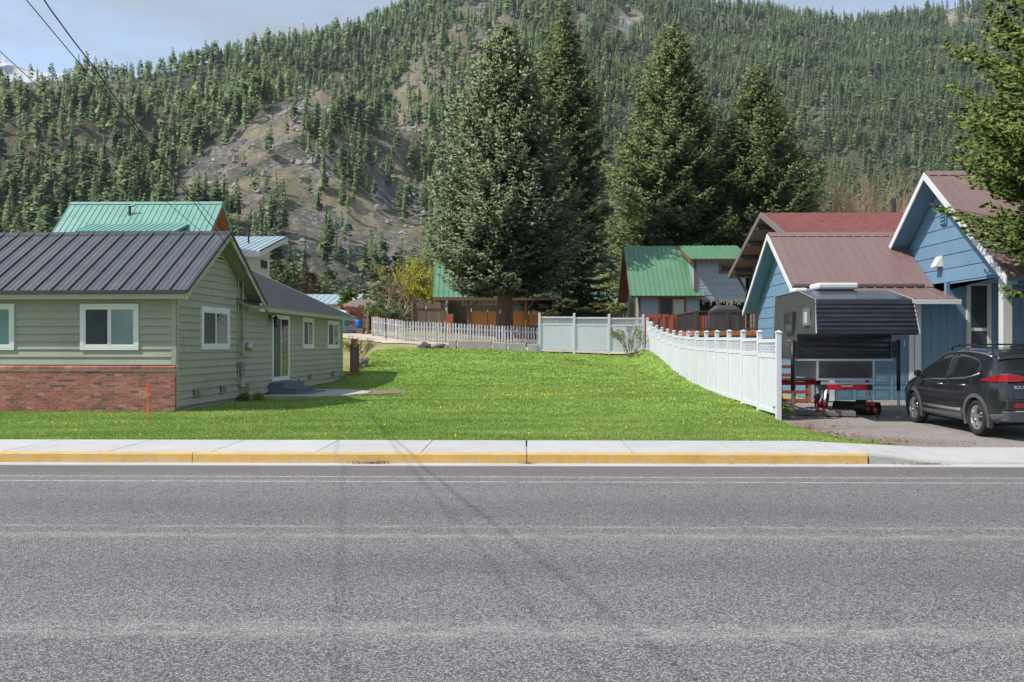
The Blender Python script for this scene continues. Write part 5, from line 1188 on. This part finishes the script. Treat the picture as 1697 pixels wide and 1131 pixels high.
part(fm, 'core', 'mat_fabric', (-.65,.7,-.5,.5,.0,.12), bevel=.02); part(fm, 'top_layer', 'grey_wood', (-.63,.68,-.48,.48,.122,.135))
for i in range(7): part(fm, 'stripe', 'cream', (-.6+.1*i,-.55+.1*i,-.44,-.1,.136,.14))
rm = thing('rolled_mat', 'black rubber mat rolled up beside the foam slab', 'mat', (8.35,22.6,gzf(8.35,22.6)-.015), R(-35))
pts = [(.035*t_/3+.03) for t_ in range(40)]; b = MB()
sp_ = [(math.cos(t_*.5)*(.06+.0035*t_), .16+math.sin(t_*.5)*(.06+.0027*t_)) for t_ in range(38)]
for i in range(37):
    (a1,b1),(a2,b2) = sp_[i], sp_[i+1]; b.prism([(-.55,a1,b1),(-.55,a2,b2),(-.55,a2*1.12,.16+(b2-.16)*1.12),(-.55,a1*1.12,.16+(b1-.16)*1.12)], (1.1,0,0))
b.build('roll', mats['rubber'], rm)
MB().tube([(0,0,.16),(.25,0,.16)], .2, 14).build('strap', mats['black_plastic'], rm)
bk = thing('bucket', 'small black bucket near the garage door under the camper', 'bucket', (8.05,24.3,gzf(8.05,24.3)-.02))
MB().tube([(0,0,0),(0,0,.36)], [.14,.18], 14).build('pail', mats['black_plastic'], bk, smooth=True); MB().tube([(.19*math.cos(a_*math.pi/8),0,.34+.14*math.sin(a_*math.pi/8)) for a_ in range(9)], .008, 5).build('handle', mats['steel'], bk)
pt = thing('wooden_pallet', 'wooden pallet leaning against the garage beside the fence', 'pallet', (7.6,25.4,gzf(7.6,25.4)-.02))
for i in range(5): part(pt, 'slat', 'red_wood', (-.45,.42,-.02,.0,.03+.24*i,.12+.24*i))
for x in (-.4,0,.36): part(pt, 'stringer', 'weathered_wood', (x,x+.06,.0,.09,0,1.12))
part(pt, 'edge_board', 'cedar', (.42,.5,-.02,.09,0,1.12))

# ------------------------------------------------------------------ dark electric hatchback
car = thing('hatchback_car', 'black five-door hatchback parked on the driveway with its tail to the street', 'car', (9.90,17.0,.097), R(.3)); car.scale = (1.09,)*3
CL = 4.17; AX = (.80, 3.40); WR = .325
ys = [0,.03,.1,.2,.34,.5,.62,.8,1.0,1.3,1.6,1.9,2.2,2.45,2.7,2.95,3.2,3.36,3.5,3.7,3.9,4.03,4.12,4.17]
zt = lambda y: float(np.interp(y, [0,.03,.10,.16,.50,.60,.9,1.3,1.7,2.1,2.4,2.6,3.3,3.45,3.9,4.08,4.17], [.98,1.03,1.09,1.13,1.47,1.50,1.55,1.585,1.595,1.58,1.53,1.47,1.10,1.04,.92,.82,.68]))
hw = lambda y: float(np.interp(y, [0,.05,.15,.35,.7,1.2,3.0,3.6,3.9,4.08,4.17], [.70,.77,.82,.855,.88,.883,.883,.865,.82,.72,.58]))
zb = lambda y: min(float(np.interp(y, [0,.5,1.0,2.0,3.2,4.17], [1.04,1.06,1.03,.97,.93,.7])), zt(y)-.03)
def sec(y):
    W, T, B = hw(y), zt(y), zb(y); g = max(0, min(1, (T-B-.05)/.45)); rw = lerp(W*.9, .60 if T > 1.3 else .66, g)
    lo = float(np.interp(y, [0,.25,.6,3.6,4.17], [.33,.26,.19,.19,.26]))
    return [(0,lo),(W*.8,lo),(W*.955,lo+.06),(W*.985,.46),(W*1.0,.64),(W*.985,min(.84,B-.05)),(W*.945,B),(rw+.035*g,T-.055-.02*g),(rw*.86,T-.012),(rw*.5,T+.008),(0,T+.014)]
def S(y, lev):       # left side surface point, lev 0..10 runs from sill to roof centre
    s = sec(y); i = min(int(lev), 9); f = lev-i; return V3(-lerp(s[i][0],s[i+1][0],f), y, lerp(s[i][1],s[i+1][1],f))
m = 11; V = []
for y in ys:
    s = sec(y); V += [(-x,y,z) for x, z in s] + [(x,y,z) for x, z in s[-2:0:-1]]
N = 2*m-2; fs = [(i*N+k, i*N+(k+1) % N, (i+1)*N+(k+1) % N, (i+1)*N+k) for i in range(len(ys)-1) for k in range(N)] + [tuple(range(N))[::-1], tuple((len(ys)-1)*N+k for k in range(N))]
body = MB().add(V, fs).build('body', mats['car_paint'], car, smooth=True)
cut = MB()
for ay in AX:
    for sx in (-1,1): cut.tube([(sx*.56,ay,WR),(sx*1.1,ay,WR)], .375, 32)
co = cut.build('wheel_wells', mats['black_plastic'], None); co.data.polygons.foreach_set('use_smooth', [False]*len(co.data.polygons))
bo = body.modifiers.new('wells', 'BOOLEAN'); bo.object = co; bo.operation = 'DIFFERENCE'; bo.solver = 'EXACT'
bpy.context.view_layer.update(); co.matrix_world = car.matrix_basis; bpy.context.view_layer.update()
ev = body.evaluated_get(bpy.context.evaluated_depsgraph_get()); nm = bpy.data.meshes.new_from_object(ev); body.modifiers.clear(); body.data = nm
bpy.data.objects.remove(co)
nm.set_sharp_from_angle(angle=R(38))
def patch_on(name, yz, mat, parent, off=.006, mirror=True, seg=6, label=None):
    """panel that follows the body: list of (y, lev_low, lev_high)"""
    out = []
    for sg in ((1,-1) if mirror else (1,)):
        b = MB(); Vv = []
        for (y, l0, l1) in yz:
            for k in range(seg+1):
                l = lerp(l0, l1, k/seg); p = S(y, l); e = .02; du = S(min(y+e,CL), l)-S(max(y-e,0), l); dl = S(y, min(l+.05,9.99))-S(y, max(l-.05,.01)); nn = du.cross(dl)
                if nn.length < 1e-9: nn = V3(-1,0,0)
                nn.normalize()
                if nn.dot(V3(p.x,0,p.z-.7)) < 0: nn = -nn
                q = p + nn*off; Vv.append((q.x*sg, q.y, q.z))
        w = seg+1; b.add(Vv, [(i*w+k, i*w+k+1, (i+1)*w+k+1, (i+1)*w+k) for i in range(len(yz)-1) for k in range(seg)])
        o = b.build(name, mats[mat], parent, smooth=True); sm = o.modifiers.new('thick', 'SOLIDIFY'); sm.thickness = .006; out.append(o)
    return out
rngy = lambda a, b, n, f: [(lerp(a,b,i/n),)+f(lerp(a,b,i/n)) for i in range(n+1)]
top = lambda y: float(np.interp(y, [.72,1.0,1.6,2.35,2.75,3.15], [6.35,6.8,6.9,6.92,6.88,6.2])); 
patch_on('door_window', rngy(1.95,3.12,8, lambda y: (6.08, top(y))), 'car_glass', car); patch_on('door_window', rngy(.80,1.86,8, lambda y: (6.08+max(0,(1.15-y))*.5, top(y))), 'car_glass', car)
patch_on('window_trim', rngy(.78,3.15,10, lambda y: (6.0+max(0,(1.15-y))*.5, 6.05+max(0,(1.15-y))*.5)), 'car_chrome', car, .008); patch_on('roof_trim', rngy(.62,3.0,12, lambda y: (7.02,7.16)), 'car_chrome', car, .008)
patch_on('window_pillar', rngy(1.87,1.94,1, lambda y: (6.0,6.95)), 'black_plastic', car, .008)
for y in (1.0, 1.9, 3.05): patch_on('door_gap', rngy(y-.006,y+.006,1, lambda q: (2.3,6.0)), 'black_plastic', car, .002)
patch_on('sill_trim', rngy(1.3,3.0,6, lambda y: (2.15,2.5)), 'clad_plastic', car, .012); patch_on('sill_accent', rngy(1.35,2.9,6, lambda y: (2.75,3.0-(2.9-y)*.02)), 'car_chrome', car, .006)
patch_on('hood_gap', rngy(3.38,3.4,1, lambda y: (6.5,10)), 'black_plastic', car, .002); patch_on('windshield', rngy(2.62,3.28,6, lambda y: (7.3,10)), 'car_glass', car)
rw_ = patch_on('rear_window', rngy(.17,.5,6, lambda y: (7.12,10)), 'car_glass', car, .008); patch_on('spoiler', rngy(.42,.66,3, lambda y: (7.3,10)), 'car_paint', car, .03)
patch_on('bumper_cladding', rngy(.015,.34,5, lambda y: (1.3,2.75)), 'clad_plastic', car, .012)
for sg in (-1,1):
    # tail lamp: a lens that wraps from the flank round to the hatch
    path = [(x_, y_, z_, h_*.78) for x_, y_, z_, h_ in [(-.865,.62,1.02,.02),(-.855,.42,1.03,.06),(-.83,.24,1.055,.1),(-.78,.10,1.075,.13),(-.68,.015,1.085,.135),(-.54,-.035,1.075,.11),(-.40,-.05,1.06,.05),(-.33,-.05,1.055,.01)]]
    Vv = [];
    for x, y, z, h in path: Vv += [(sg*-x*-1,y,z-h*.75),(sg*-x*-1,y,z+h*.6),(sg*-x*-1*.9,y+.08,z+h*.55),(sg*-x*-1*.9,y+.08,z-h*.7)]
    fs = [(i*4+k, i*4+(k+1) % 4, (i+1)*4+(k+1) % 4, (i+1)*4+k) for i in range(len(path)-1) for k in range(4)] + [(3,2,1,0), tuple(len(path)*4-4+k for k in range(4))]
    MB().add(Vv, fs).build('tail_lamp', mats['red_lens'], car, smooth=False, bevel=.008)
    MB().box(min(sg*.42,sg*.62),max(sg*.42,sg*.62),-.055,.05,.56,.63).build('reflector', mats['red_lens'], car, bevel=.008); MB().box(min(sg*.2,sg*.415),max(sg*.2,sg*.415),-.056,.05,.56,.63).build('reverse_lamp', mats['clear_lens'], car, bevel=.008)
MB().add([(-.74,-.045,.50),(.74,-.045,.50),(.72,-.05,.70),(-.72,-.05,.70),(-.80,.16,.50),(.80,.16,.50),(.80,.16,.70),(-.80,.16,.70)], [(0,1,2,3),(4,7,6,5),(0,4,5,1),(3,2,6,7),(0,3,7,4),(1,5,6,2)]).build('rear_bumper', mats['car_paint'], car, bevel=.03)
MB().add([(-.70,-.03,.30),(.70,-.03,.30),(.74,-.05,.50),(-.74,-.05,.50),(-.80,.2,.30),(.80,.2,.30),(.80,.2,.50),(-.80,.2,.50)], [(0,1,2,3),(4,7,6,5),(0,4,5,1),(3,2,6,7),(0,3,7,4),(1,5,6,2)]).build('lower_bumper', mats['clad_plastic'], car, bevel=.03)
MB().box(-.6,.6,-.06,-.03,.485,.505).build('bumper_strip', mats['car_chrome'], car)
MB().add([(-.62,-.03,.70),(.62,-.03,.70),(.6,.02,1.0),(-.6,.02,1.0),(-.62,.1,.70),(.62,.1,.70),(.6,.12,1.0),(-.6,.12,1.0)], [(0,1,2,3),(4,7,6,5),(0,4,5,1),(3,2,6,7),(0,3,7,4),(1,5,6,2)]).build('hatch_panel', mats['car_paint'], car, bevel=.02)
for ay in AX:
    for sx in (-1,1):
        arc = MB(); n = 18; Vv = []
        for k in range(n+1):
            a = math.pi*(-.12+1.24*k/n)
            for r in (.372,.44):
                yy = ay+r*math.cos(a); zz = WR+r*math.sin(a); W = hw(max(0,min(CL,yy)))*float(np.interp(zz,[.2,.46,.64,.84],[.955,.985,1,.985])); Vv += [(sx*(W+.014),yy,zz),(sx*(W-.06),yy,zz)]
        arc.add(Vv, [(4*k+a_, 4*k+b_, 4*(k+1)+b_, 4*(k+1)+a_) for k in range(n) for a_, b_ in ((0,2),(2,3),(3,1),(1,0))]); arc.build('arch_cladding', mats['clad_plastic'], car)
        w = MB(); prof = [(.215,.04),(.235,.0),(.30,.0),(.322,.02),(.325,.05),(.325,.165),(.322,.195),(.30,.215),(.2,.215)]; n = 36; Vv = []
        for r, d in prof: Vv += [(sx*(.855-d), ay+r*math.cos(2*math.pi*k/n), WR+r*math.sin(2*math.pi*k/n)) for k in range(n)]
        w.add(Vv, [(i*n+k, i*n+(k+1) % n, (i+1)*n+(k+1) % n, (i+1)*n+k) for i in range(len(prof)-1) for k in range(n)])
        wo_ = w.build('wheel', mats['rubber'], car, smooth=True); tr = MB()
        for k in range(40):
            a = 2*math.pi*k/40; a2 = a+.05
            tr.hexa([(sx*.80,ay+.324*math.cos(a),WR+.324*math.sin(a)),(sx*.80,ay+.324*math.cos(a2),WR+.324*math.sin(a2)),(sx*.67,ay+.324*math.cos(a2+.08),WR+.324*math.sin(a2+.08)),(sx*.67,ay+.324*math.cos(a+.08),WR+.324*math.sin(a+.08)),
                     (sx*.80,ay+.329*math.cos(a),WR+.329*math.sin(a)),(sx*.80,ay+.329*math.cos(a2),WR+.329*math.sin(a2)),(sx*.67,ay+.329*math.cos(a2+.08),WR+.329*math.sin(a2+.08)),(sx*.67,ay+.329*math.cos(a+.08),WR+.329*math.sin(a+.08))])
        tag(tr.build('tread', mats['rubber'], wo_), kind='stuff')
        rim = MB(); n = 36; Vv = []
        for r, d in ((.222,.02),(.215,.012),(.198,.03),(.195,.12)): Vv += [(sx*(.858-d), ay+r*math.cos(2*math.pi*k/n), WR+r*math.sin(2*math.pi*k/n)) for k in range(n)]
        rim.add(Vv, [(i*n+k, i*n+(k+1) % n, (i+1)*n+(k+1) % n, (i+1)*n+k) for i in range(3) for k in range(n)]); rim.build('rim', mats['wheel_alloy'], wo_, smooth=True)
        MB().tube([(sx*.70,ay,WR),(sx*.735,ay,WR)], .195, 24).build('brake_disc', mats['dark_trim'], wo_)
        spk = MB()
        for k in range(5):
            for dd in (-.17,.17):
                a = 2*math.pi*k/5+.3; p = V3(sx*.845,ay+.04*math.cos(a),WR+.04*math.sin(a)); q = V3(sx*.838,ay+.203*math.cos(a+dd),WR+.203*math.sin(a+dd)); spk.beam(p, q, .03, .028, up=(sx,0,0))
        spk.tube([(sx*.80,ay,WR),(sx*.852,ay,WR)], .055, 16); spk.build('spokes', mats['wheel_alloy'], wo_)
for sg in (-1,1):
    MB().tube([(sg*.57,.75,1.53),(sg*.575,.8,1.6),(sg*.58,1.6,1.655),(sg*.57,2.25,1.615),(sg*.565,2.3,1.55)], .017, 8).build('roof_rail', mats['black_plastic'], car, smooth=True)
    mi = MB().hexa([(sg*.92,2.86,1.0),(sg*1.05,2.84,1.01),(sg*1.04,2.96,1.01),(sg*.93,2.99,1.0),(sg*.91,2.86,1.13),(sg*1.05,2.84,1.14),(sg*1.03,2.95,1.13),(sg*.92,2.98,1.12)]).build('door_mirror', mats['car_paint'], car, bevel=.03); MB().beam((sg*.83,2.92,1.0),(sg*.95,2.92,1.03), .05,.04).build('stalk', mats['black_plastic'], mi)
    for y in (1.16, 2.06):
        p = S(y, 5.35); MB().tube([(sg*-p.x-sg*.0,y,p.z),(sg*(-p.x+.03),y+.03,p.z),(sg*(-p.x+.03),y+.17,p.z-.004),(sg*-p.x,y+.2,p.z-.004)], .013, 8).build('door_handle', mats['car_chrome'], car, smooth=True)
MB().prism([(-.012,.72,1.525),(-.012,.9,1.545),(-.012,.76,1.63),(-.012,.73,1.63)], (.024,0,0)).build('antenna_fin', mats['car_paint'], car)
for y in (1.05, 2.0): MB().tube([(-.58,y,1.66),(.58,y,1.66)], .015, 8).build('roof_bar', mats['black_plastic'], car)
MB().beam((-.02,.1,1.13),(.42,.17,1.18), .02,.012).build('rear_wiper', mats['black_plastic'], car)
def lettering(txt, size, loc, rot, mat, parent, name):
    cu = bpy.data.curves.new(name, 'FONT'); cu.body = txt; cu.size = size; cu.extrude = .003; o = bpy.data.objects.new(name, cu); col.objects.link(o); bpy.context.view_layer.update()
    me = bpy.data.meshes.new_from_object(o.evaluated_get(bpy.context.evaluated_depsgraph_get())); bpy.data.objects.remove(o); me.materials.append(mats[mat]); q = link(name, me, parent, loc); q.rotation_euler = rot; return q
lettering('BOLT', .075, (-.60,-.012,.885), (R(80),0,0), 'car_chrome', car, 'badge_lettering'); lettering('EV', .075, (-.37,-.012,.885), (R(80),0,0), 'blue_badge', car, 'badge_lettering')

# ------------------------------------------------------------------ trees
def conifer(name, label, X, Y, height, prof, mat, seed, tl=.36, tw=.085, dz=.2, per=6, ds=.2, e0=(-.05,.75), sweep=.5, droop=.12, trunk_r=.45, crown0=.12, cone_top=None, dens=1.0, lat=.42, zb=None, thin=1e9):
    r = np.random.default_rng(seed); zb = gzf(X,Y) if zb is None else zb
    t = thing(name, label, 'tree', (X,Y,zb)); pts = [(0,0,-.3),(0,0,0),(.03,0,.6),(0,.02,height*.35),(0,0,height*.98)]
    MB().tube(pts, [trunk_r*1.35,trunk_r*1.15,trunk_r,trunk_r*.62,.03], 12).build('trunk', mats['bark'], t, smooth=True)
    hs, rs = zip(*prof); C, D, WV, T = [], [], [], []; br = MB(); z = height*crown0; lev = 0
    while z < height*.99:
        f = z/height; Rr = float(np.interp(f, hs, rs)); nb = max(3, int(round(per*min(1.25, .55+Rr/3))))
        for k in range(nb):
            a = k*2*math.pi/nb + lev*2.4 + r.normal(0,.22); L = max(.25, Rr*(r.uniform(.74,1.08) if r.random() > .1 else r.uniform(1.0,1.16)))
            zz = z + r.uniform(-dz,dz)*.45; el = lerp(e0[0], e0[1], f) + r.normal(0,.07); L /= max(.6, math.cos(el)); ra = np.array([math.cos(a),math.sin(a),0]); ta = np.array([-math.sin(a),math.cos(a),0])
            dq = ds*(2.3 if zz > thin else 1); n = max(3, int(L/dq)); s = (np.arange(n)+r.random(n)*.8)/n*L*.98 + L*.02; s = s[s > L*.16]; q = s/L
            # boughs spread out from the trunk, sag and then lift at the tips
            zc = zz + s*math.sin(el) - droop*L*np.sin(q*2.6)*.5 + sweep*.25*L*q**3; p = ra[None]*(s*math.cos(el))[:,None] + np.c_[0*s,0*s,zc]
            if L > .8: br.tube([(0,0,zz), tuple(p[len(p)//2]), tuple(p[-1])], [max(.012,.028*L/2),.014,.006], 4, cap=False)
            for sg in (-1,1):
                tln = (lat*(L-s) + .22)*r.uniform(.6,1.15,len(s)); m = np.maximum(1, (tln/(dq*.95)*dens)).astype(int)
                idx = np.repeat(np.arange(len(s)), m); w = (r.random(len(idx)))*tln[idx]; dirn = ra[None]*.75 + ta[None]*sg*r.uniform(.5,.95,len(idx))[:,None]
                pos = p[idx] + dirn*w[:,None]; pos[:,2] += -droop*.6*w + r.normal(0,.05,len(idx)) + sweep*.12*w*(w/ (tln[idx]+.01))
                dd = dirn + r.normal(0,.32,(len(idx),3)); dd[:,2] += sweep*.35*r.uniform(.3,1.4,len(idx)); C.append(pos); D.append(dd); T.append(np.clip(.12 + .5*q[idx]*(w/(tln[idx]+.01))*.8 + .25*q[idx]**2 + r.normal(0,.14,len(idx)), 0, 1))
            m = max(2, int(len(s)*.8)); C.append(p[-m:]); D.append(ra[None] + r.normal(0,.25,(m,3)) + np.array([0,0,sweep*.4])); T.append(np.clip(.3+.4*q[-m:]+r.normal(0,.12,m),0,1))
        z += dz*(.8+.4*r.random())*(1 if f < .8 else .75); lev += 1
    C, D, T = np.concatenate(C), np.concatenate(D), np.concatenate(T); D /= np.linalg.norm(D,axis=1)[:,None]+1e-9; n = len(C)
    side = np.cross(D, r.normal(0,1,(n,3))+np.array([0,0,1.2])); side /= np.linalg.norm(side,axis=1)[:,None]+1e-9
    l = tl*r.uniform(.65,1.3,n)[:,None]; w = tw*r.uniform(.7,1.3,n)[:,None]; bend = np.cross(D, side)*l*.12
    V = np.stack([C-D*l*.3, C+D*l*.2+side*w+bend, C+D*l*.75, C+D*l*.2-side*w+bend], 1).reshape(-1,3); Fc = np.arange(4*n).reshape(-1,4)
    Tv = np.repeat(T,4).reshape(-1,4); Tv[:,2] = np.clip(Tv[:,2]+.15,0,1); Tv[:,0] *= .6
    rad = C.copy(); rad[:,2] = 0; rad /= np.linalg.norm(rad,axis=1)[:,None]+1e-6
    N_ = D*.35 + rad*.55 + np.array([0,0,.55]) + r.normal(0,.28,(n,3)) + np.cross(D, side)*.35*np.sign(np.cross(D, side)[:,2:3]+1e-6); N_ /= np.linalg.norm(N_,axis=1)[:,None]
    link('crown', np_mesh('crown', V, Fc, [mats[mat]], False, Tv.ravel(), None, np.repeat(N_,4,0)), t); br.build('branches', mats['bark'], t)
    if cone_top:
        k = C[(C[:,2] > height*cone_top) & (r.random(n) < .22*np.clip((C[:,2]/height-cone_top)/(1-cone_top)*2.2,0,1))]
        b = []; ff = []; o = 0
        for c in k:
            h = r.uniform(.12,.2); w = .035
            b += [tuple(c+[w,0,0]),tuple(c+[0,w,0]),tuple(c+[-w,0,0]),tuple(c+[0,-w,0]),tuple(c+[0,0,-h]),tuple(c+[0,0,.04])]; ff += [(o+i,o+(i+1) % 4,o+4) for i in range(4)]+[(o+(i+1) % 4,o+i,o+5) for i in range(4)]; o += 6
        if b: tag(link('cones', np_mesh('cones', b, ff, [mats['cones']], False, r.random(len(b))*.9), t), kind='stuff')
    print(name, 'tufts', n); return t
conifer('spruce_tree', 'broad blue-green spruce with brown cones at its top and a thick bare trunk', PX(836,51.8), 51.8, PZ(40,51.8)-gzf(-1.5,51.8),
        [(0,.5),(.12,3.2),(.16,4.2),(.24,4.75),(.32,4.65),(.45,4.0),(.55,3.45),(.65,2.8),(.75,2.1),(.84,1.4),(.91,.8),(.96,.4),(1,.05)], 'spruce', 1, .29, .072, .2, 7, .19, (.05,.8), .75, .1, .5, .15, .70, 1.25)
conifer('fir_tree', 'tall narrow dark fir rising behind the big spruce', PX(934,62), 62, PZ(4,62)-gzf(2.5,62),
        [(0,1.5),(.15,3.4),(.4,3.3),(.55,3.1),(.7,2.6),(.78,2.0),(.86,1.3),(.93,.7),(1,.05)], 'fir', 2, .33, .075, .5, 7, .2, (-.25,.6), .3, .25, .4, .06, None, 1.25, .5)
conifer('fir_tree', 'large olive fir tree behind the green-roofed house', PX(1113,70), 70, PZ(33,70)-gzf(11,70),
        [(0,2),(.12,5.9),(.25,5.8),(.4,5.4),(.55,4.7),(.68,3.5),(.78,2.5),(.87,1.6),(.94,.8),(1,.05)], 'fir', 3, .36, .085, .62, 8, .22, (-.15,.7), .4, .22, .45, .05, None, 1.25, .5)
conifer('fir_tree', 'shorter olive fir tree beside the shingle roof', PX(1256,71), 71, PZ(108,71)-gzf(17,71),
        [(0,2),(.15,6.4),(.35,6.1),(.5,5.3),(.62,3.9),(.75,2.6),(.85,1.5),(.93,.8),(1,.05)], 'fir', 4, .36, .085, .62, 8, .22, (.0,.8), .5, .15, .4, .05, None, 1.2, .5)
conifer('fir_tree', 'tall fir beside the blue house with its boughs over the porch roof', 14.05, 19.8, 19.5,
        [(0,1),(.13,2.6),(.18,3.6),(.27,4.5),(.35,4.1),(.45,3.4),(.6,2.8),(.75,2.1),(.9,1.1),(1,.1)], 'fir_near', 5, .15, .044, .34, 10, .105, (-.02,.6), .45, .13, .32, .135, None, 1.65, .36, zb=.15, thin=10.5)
# garden and valley trees beyond the lots
for i, (u, vt, Y, rad, mat, lab, kw) in enumerate((
        (458,432,95,3.0,'hill_pine','dark evergreen just right of the pale modern house',{}),(485,440,98,3.2,'hill_pine','dark spreading evergreen above the dark wing roof',{}),
        (515,452,92,1.9,'russet','russet brown evergreen beyond the dark wing roof',{}),(545,447,110,2.6,'hill_pine','slim dark evergreen left of the silvery pine',{}),
        (593,455,96,3.4,'silver','silvery pine with drooping boughs behind the red shed',{}),(618,450,118,2.6,'hill_pine','dark green evergreen right of the silvery pine',{}),(640,462,84,3.2,'fir','dark round-topped evergreen beside the bare pale tree',{}),
        (571,487,74,.55,'leaf_green','clipped upright cedar beside the pale shed roof',{}),(577,484,74,.6,'leaf_green','tallest clipped upright cedar by the pale shed roof',{}),(583,488,74,.5,'leaf_green','small clipped cedar by the red shed roof',{}),
        (668,455,105,3.0,'hill_pine','dark evergreen behind the yellow willow',{}),(1000,470,82,3.2,'fir','low dark evergreen left of the green-roofed house',{}))):
    x = PX(u,Y); h = PZ(vt,Y)-gzf(x,Y)
    conifer('evergreen_tree', lab, x, Y, h, [(0,rad*.5),(.1,rad),(.4,rad*.9),(.7,rad*.6),(.9,rad*.28),(1,.05)], mat, 40+i, .55, .13, .42, 6, .4, (-.1,.7), .4, .2, .16, .06, None, .9)
def branchy(name, label, cat, X, Y, h, rad, bark, leaf, seed, nst=5, leafn=3000, ls=.14, levels=4, spread=.5, zoff=0, r0=.09, group=None):
    r = random.Random(seed); zb = gzf(X,Y)+zoff; t = thing(name, label, cat, (X,Y,zb), group=group); wood = MB(); ends = []
    def grow(p, d, L, rr, lv):
        q = p + d*L*.5 + V3(r.gauss(0,.05)*L, r.gauss(0,.05)*L, .02*L); e = q + (d+V3(r.gauss(0,.18),r.gauss(0,.18),r.uniform(0,.2))).normalized()*L*.5
        wood.tube([p, q, e], [rr, rr*.8, rr*.6], 5 if lv > 2 else 3, cap=False); 
        if lv <= 2: ends.append((q, e))
        if lv > 0:
            for k in range(r.choice((2,3,3))):
                nd = (d + V3(r.gauss(0,spread), r.gauss(0,spread), r.gauss(.1,spread*.6))).normalized(); grow(p.lerp(e, r.uniform(.55,1)), nd, L*r.uniform(.55,.8), rr*.55, lv-1)
    for k in range(nst):
        a = k*6.283/nst + r.uniform(-.4,.4); d = V3(math.cos(a)*rad/h, math.sin(a)*rad/h, 1).normalized() if nst > 1 else V3(0,0,1); grow(V3(math.cos(a)*.05,math.sin(a)*.05,-.05), d, h*.42, r0, levels)
    wood.build('branches', mats[bark], t)
    if leafn:
        g = np.random.default_rng(seed); E_ = np.array([[*a, *b] for a, b in ends]); i = g.integers(0, len(E_), leafn); f = g.random(leafn)[:,None]; C = E_[i,:3]*(1-f)+E_[i,3:]*f + g.normal(0,ls*.6,(leafn,3))
        D = g.normal(0,1,(leafn,3)); D /= np.linalg.norm(D,axis=1)[:,None]; S_ = np.cross(D, g.normal(0,1,(leafn,3))); S_ /= np.linalg.norm(S_,axis=1)[:,None]; l = ls*g.uniform(.6,1.3,leafn)[:,None]
        V = np.stack([C-D*l*.5, C+S_*l*.28, C+D*l*.5, C-S_*l*.28],1).reshape(-1,3); link('crown', np_mesh('crown', V, np.arange(4*leafn).reshape(-1,4), [mats[leaf]], False, np.repeat(g.random(leafn),4)), t)
    return t
branchy('willow_tree', 'yellow-green willow just leafing out beside the open shelter', 'tree', PX(692,68), 68, 6.2, 2.6, 'twig', 'willow', 21, 6, 3300, .2, 4, .55, 0, .12)
branchy('willow_tree', 'smaller yellow-green bush at the foot of the willow', 'tree', PX(715,66), 66, 4.2, 1.6, 'twig', 'willow', 22, 5, 2600, .18, 3, .5, 0, .08)
branchy('bare_tree', 'small pale bare-branched tree in front of dark evergreens', 'tree', PX(656,66), 66, 4.6, 1.7, 'tan_twig', None, 23, 4, 0, .1, 4, .5, 0, .08)
for i, u in enumerate((1392,1418,1445,1470)): branchy('bare_tree', 'tan bare-branched tree rising behind the shingle roof', 'tree', PX(u,72), 72, (PZ(318+8*(i % 2),72)-gzf(20,72))*1.12, 2.6, 'tan_twig', None, 30+i, 4, 0, .1, 5, .45, 0, .13, 'bare trees behind the shingle roof')
branchy('fence_shrub', 'sprawling half-leafed shrub in the corner of the white fences', 'shrub', PX(1045,46.2), 46.2, 2.0, 1.3, 'twig', 'leaf_green', 24, 7, 1500, .07, 3, .5, 0, .025)
branchy('bare_shrub', 'dark reddish leafless shrub at the far corner of the green house', 'shrub', PX(592,41), 41.4, 1.5, .9, 'russet_twig' if 'russet_twig' in mats else 'bark', 'russet', 25, 9, 900, .06, 3, .5, .2, .02)
branchy('foundation_weeds', 'low green weeds growing along the green house foundation', 'weeds', *L2W(.3,4.4), .5, .9, 'twig', 'leaf_green', 26, 9, 1600, .06, 2, .6, 0, .01)
branchy('foundation_weeds', 'small tuft of weeds at the foot of the white fence end post', 'weeds', PX(1300,21.3), 21.3, .5, .2, 'twig', 'leaf_green', 27, 8, 500, .06, 2, .4, 0, .008)
branchy('garden_bush', 'leafy green bush between the bare tree and the picket fence', 'shrub', PX(628,60), 60, 2.3, 1.2, 'twig', 'leaf_green', 28, 7, 2200, .12, 3, .5, 0, .04)

# ------------------------------------------------------------------ thin haze in the valley air
HB = MB().box(-2700,2700,-45,3600,-1.5,1250).build('haze', [])
hm = bpy.data.materials.new('haze_air'); hm.use_nodes = True; hn = hm.node_tree.nodes; hn.remove(hn['Principled BSDF'])
pv = hn.new('ShaderNodeVolumePrincipled'); pv.inputs['Color'].default_value = (.72,.86,1,1); pv.inputs['Density'].default_value = .00007; pv.inputs['Anisotropy'].default_value = .1
hm.node_tree.links.new(pv.outputs[0], hn['Material Output'].inputs['Volume']); HB.data.materials.append(hm); HB['kind'] = 'stuff'; HB['label'] = 'thin blue haze in the valley air'; HB['category'] = 'haze'
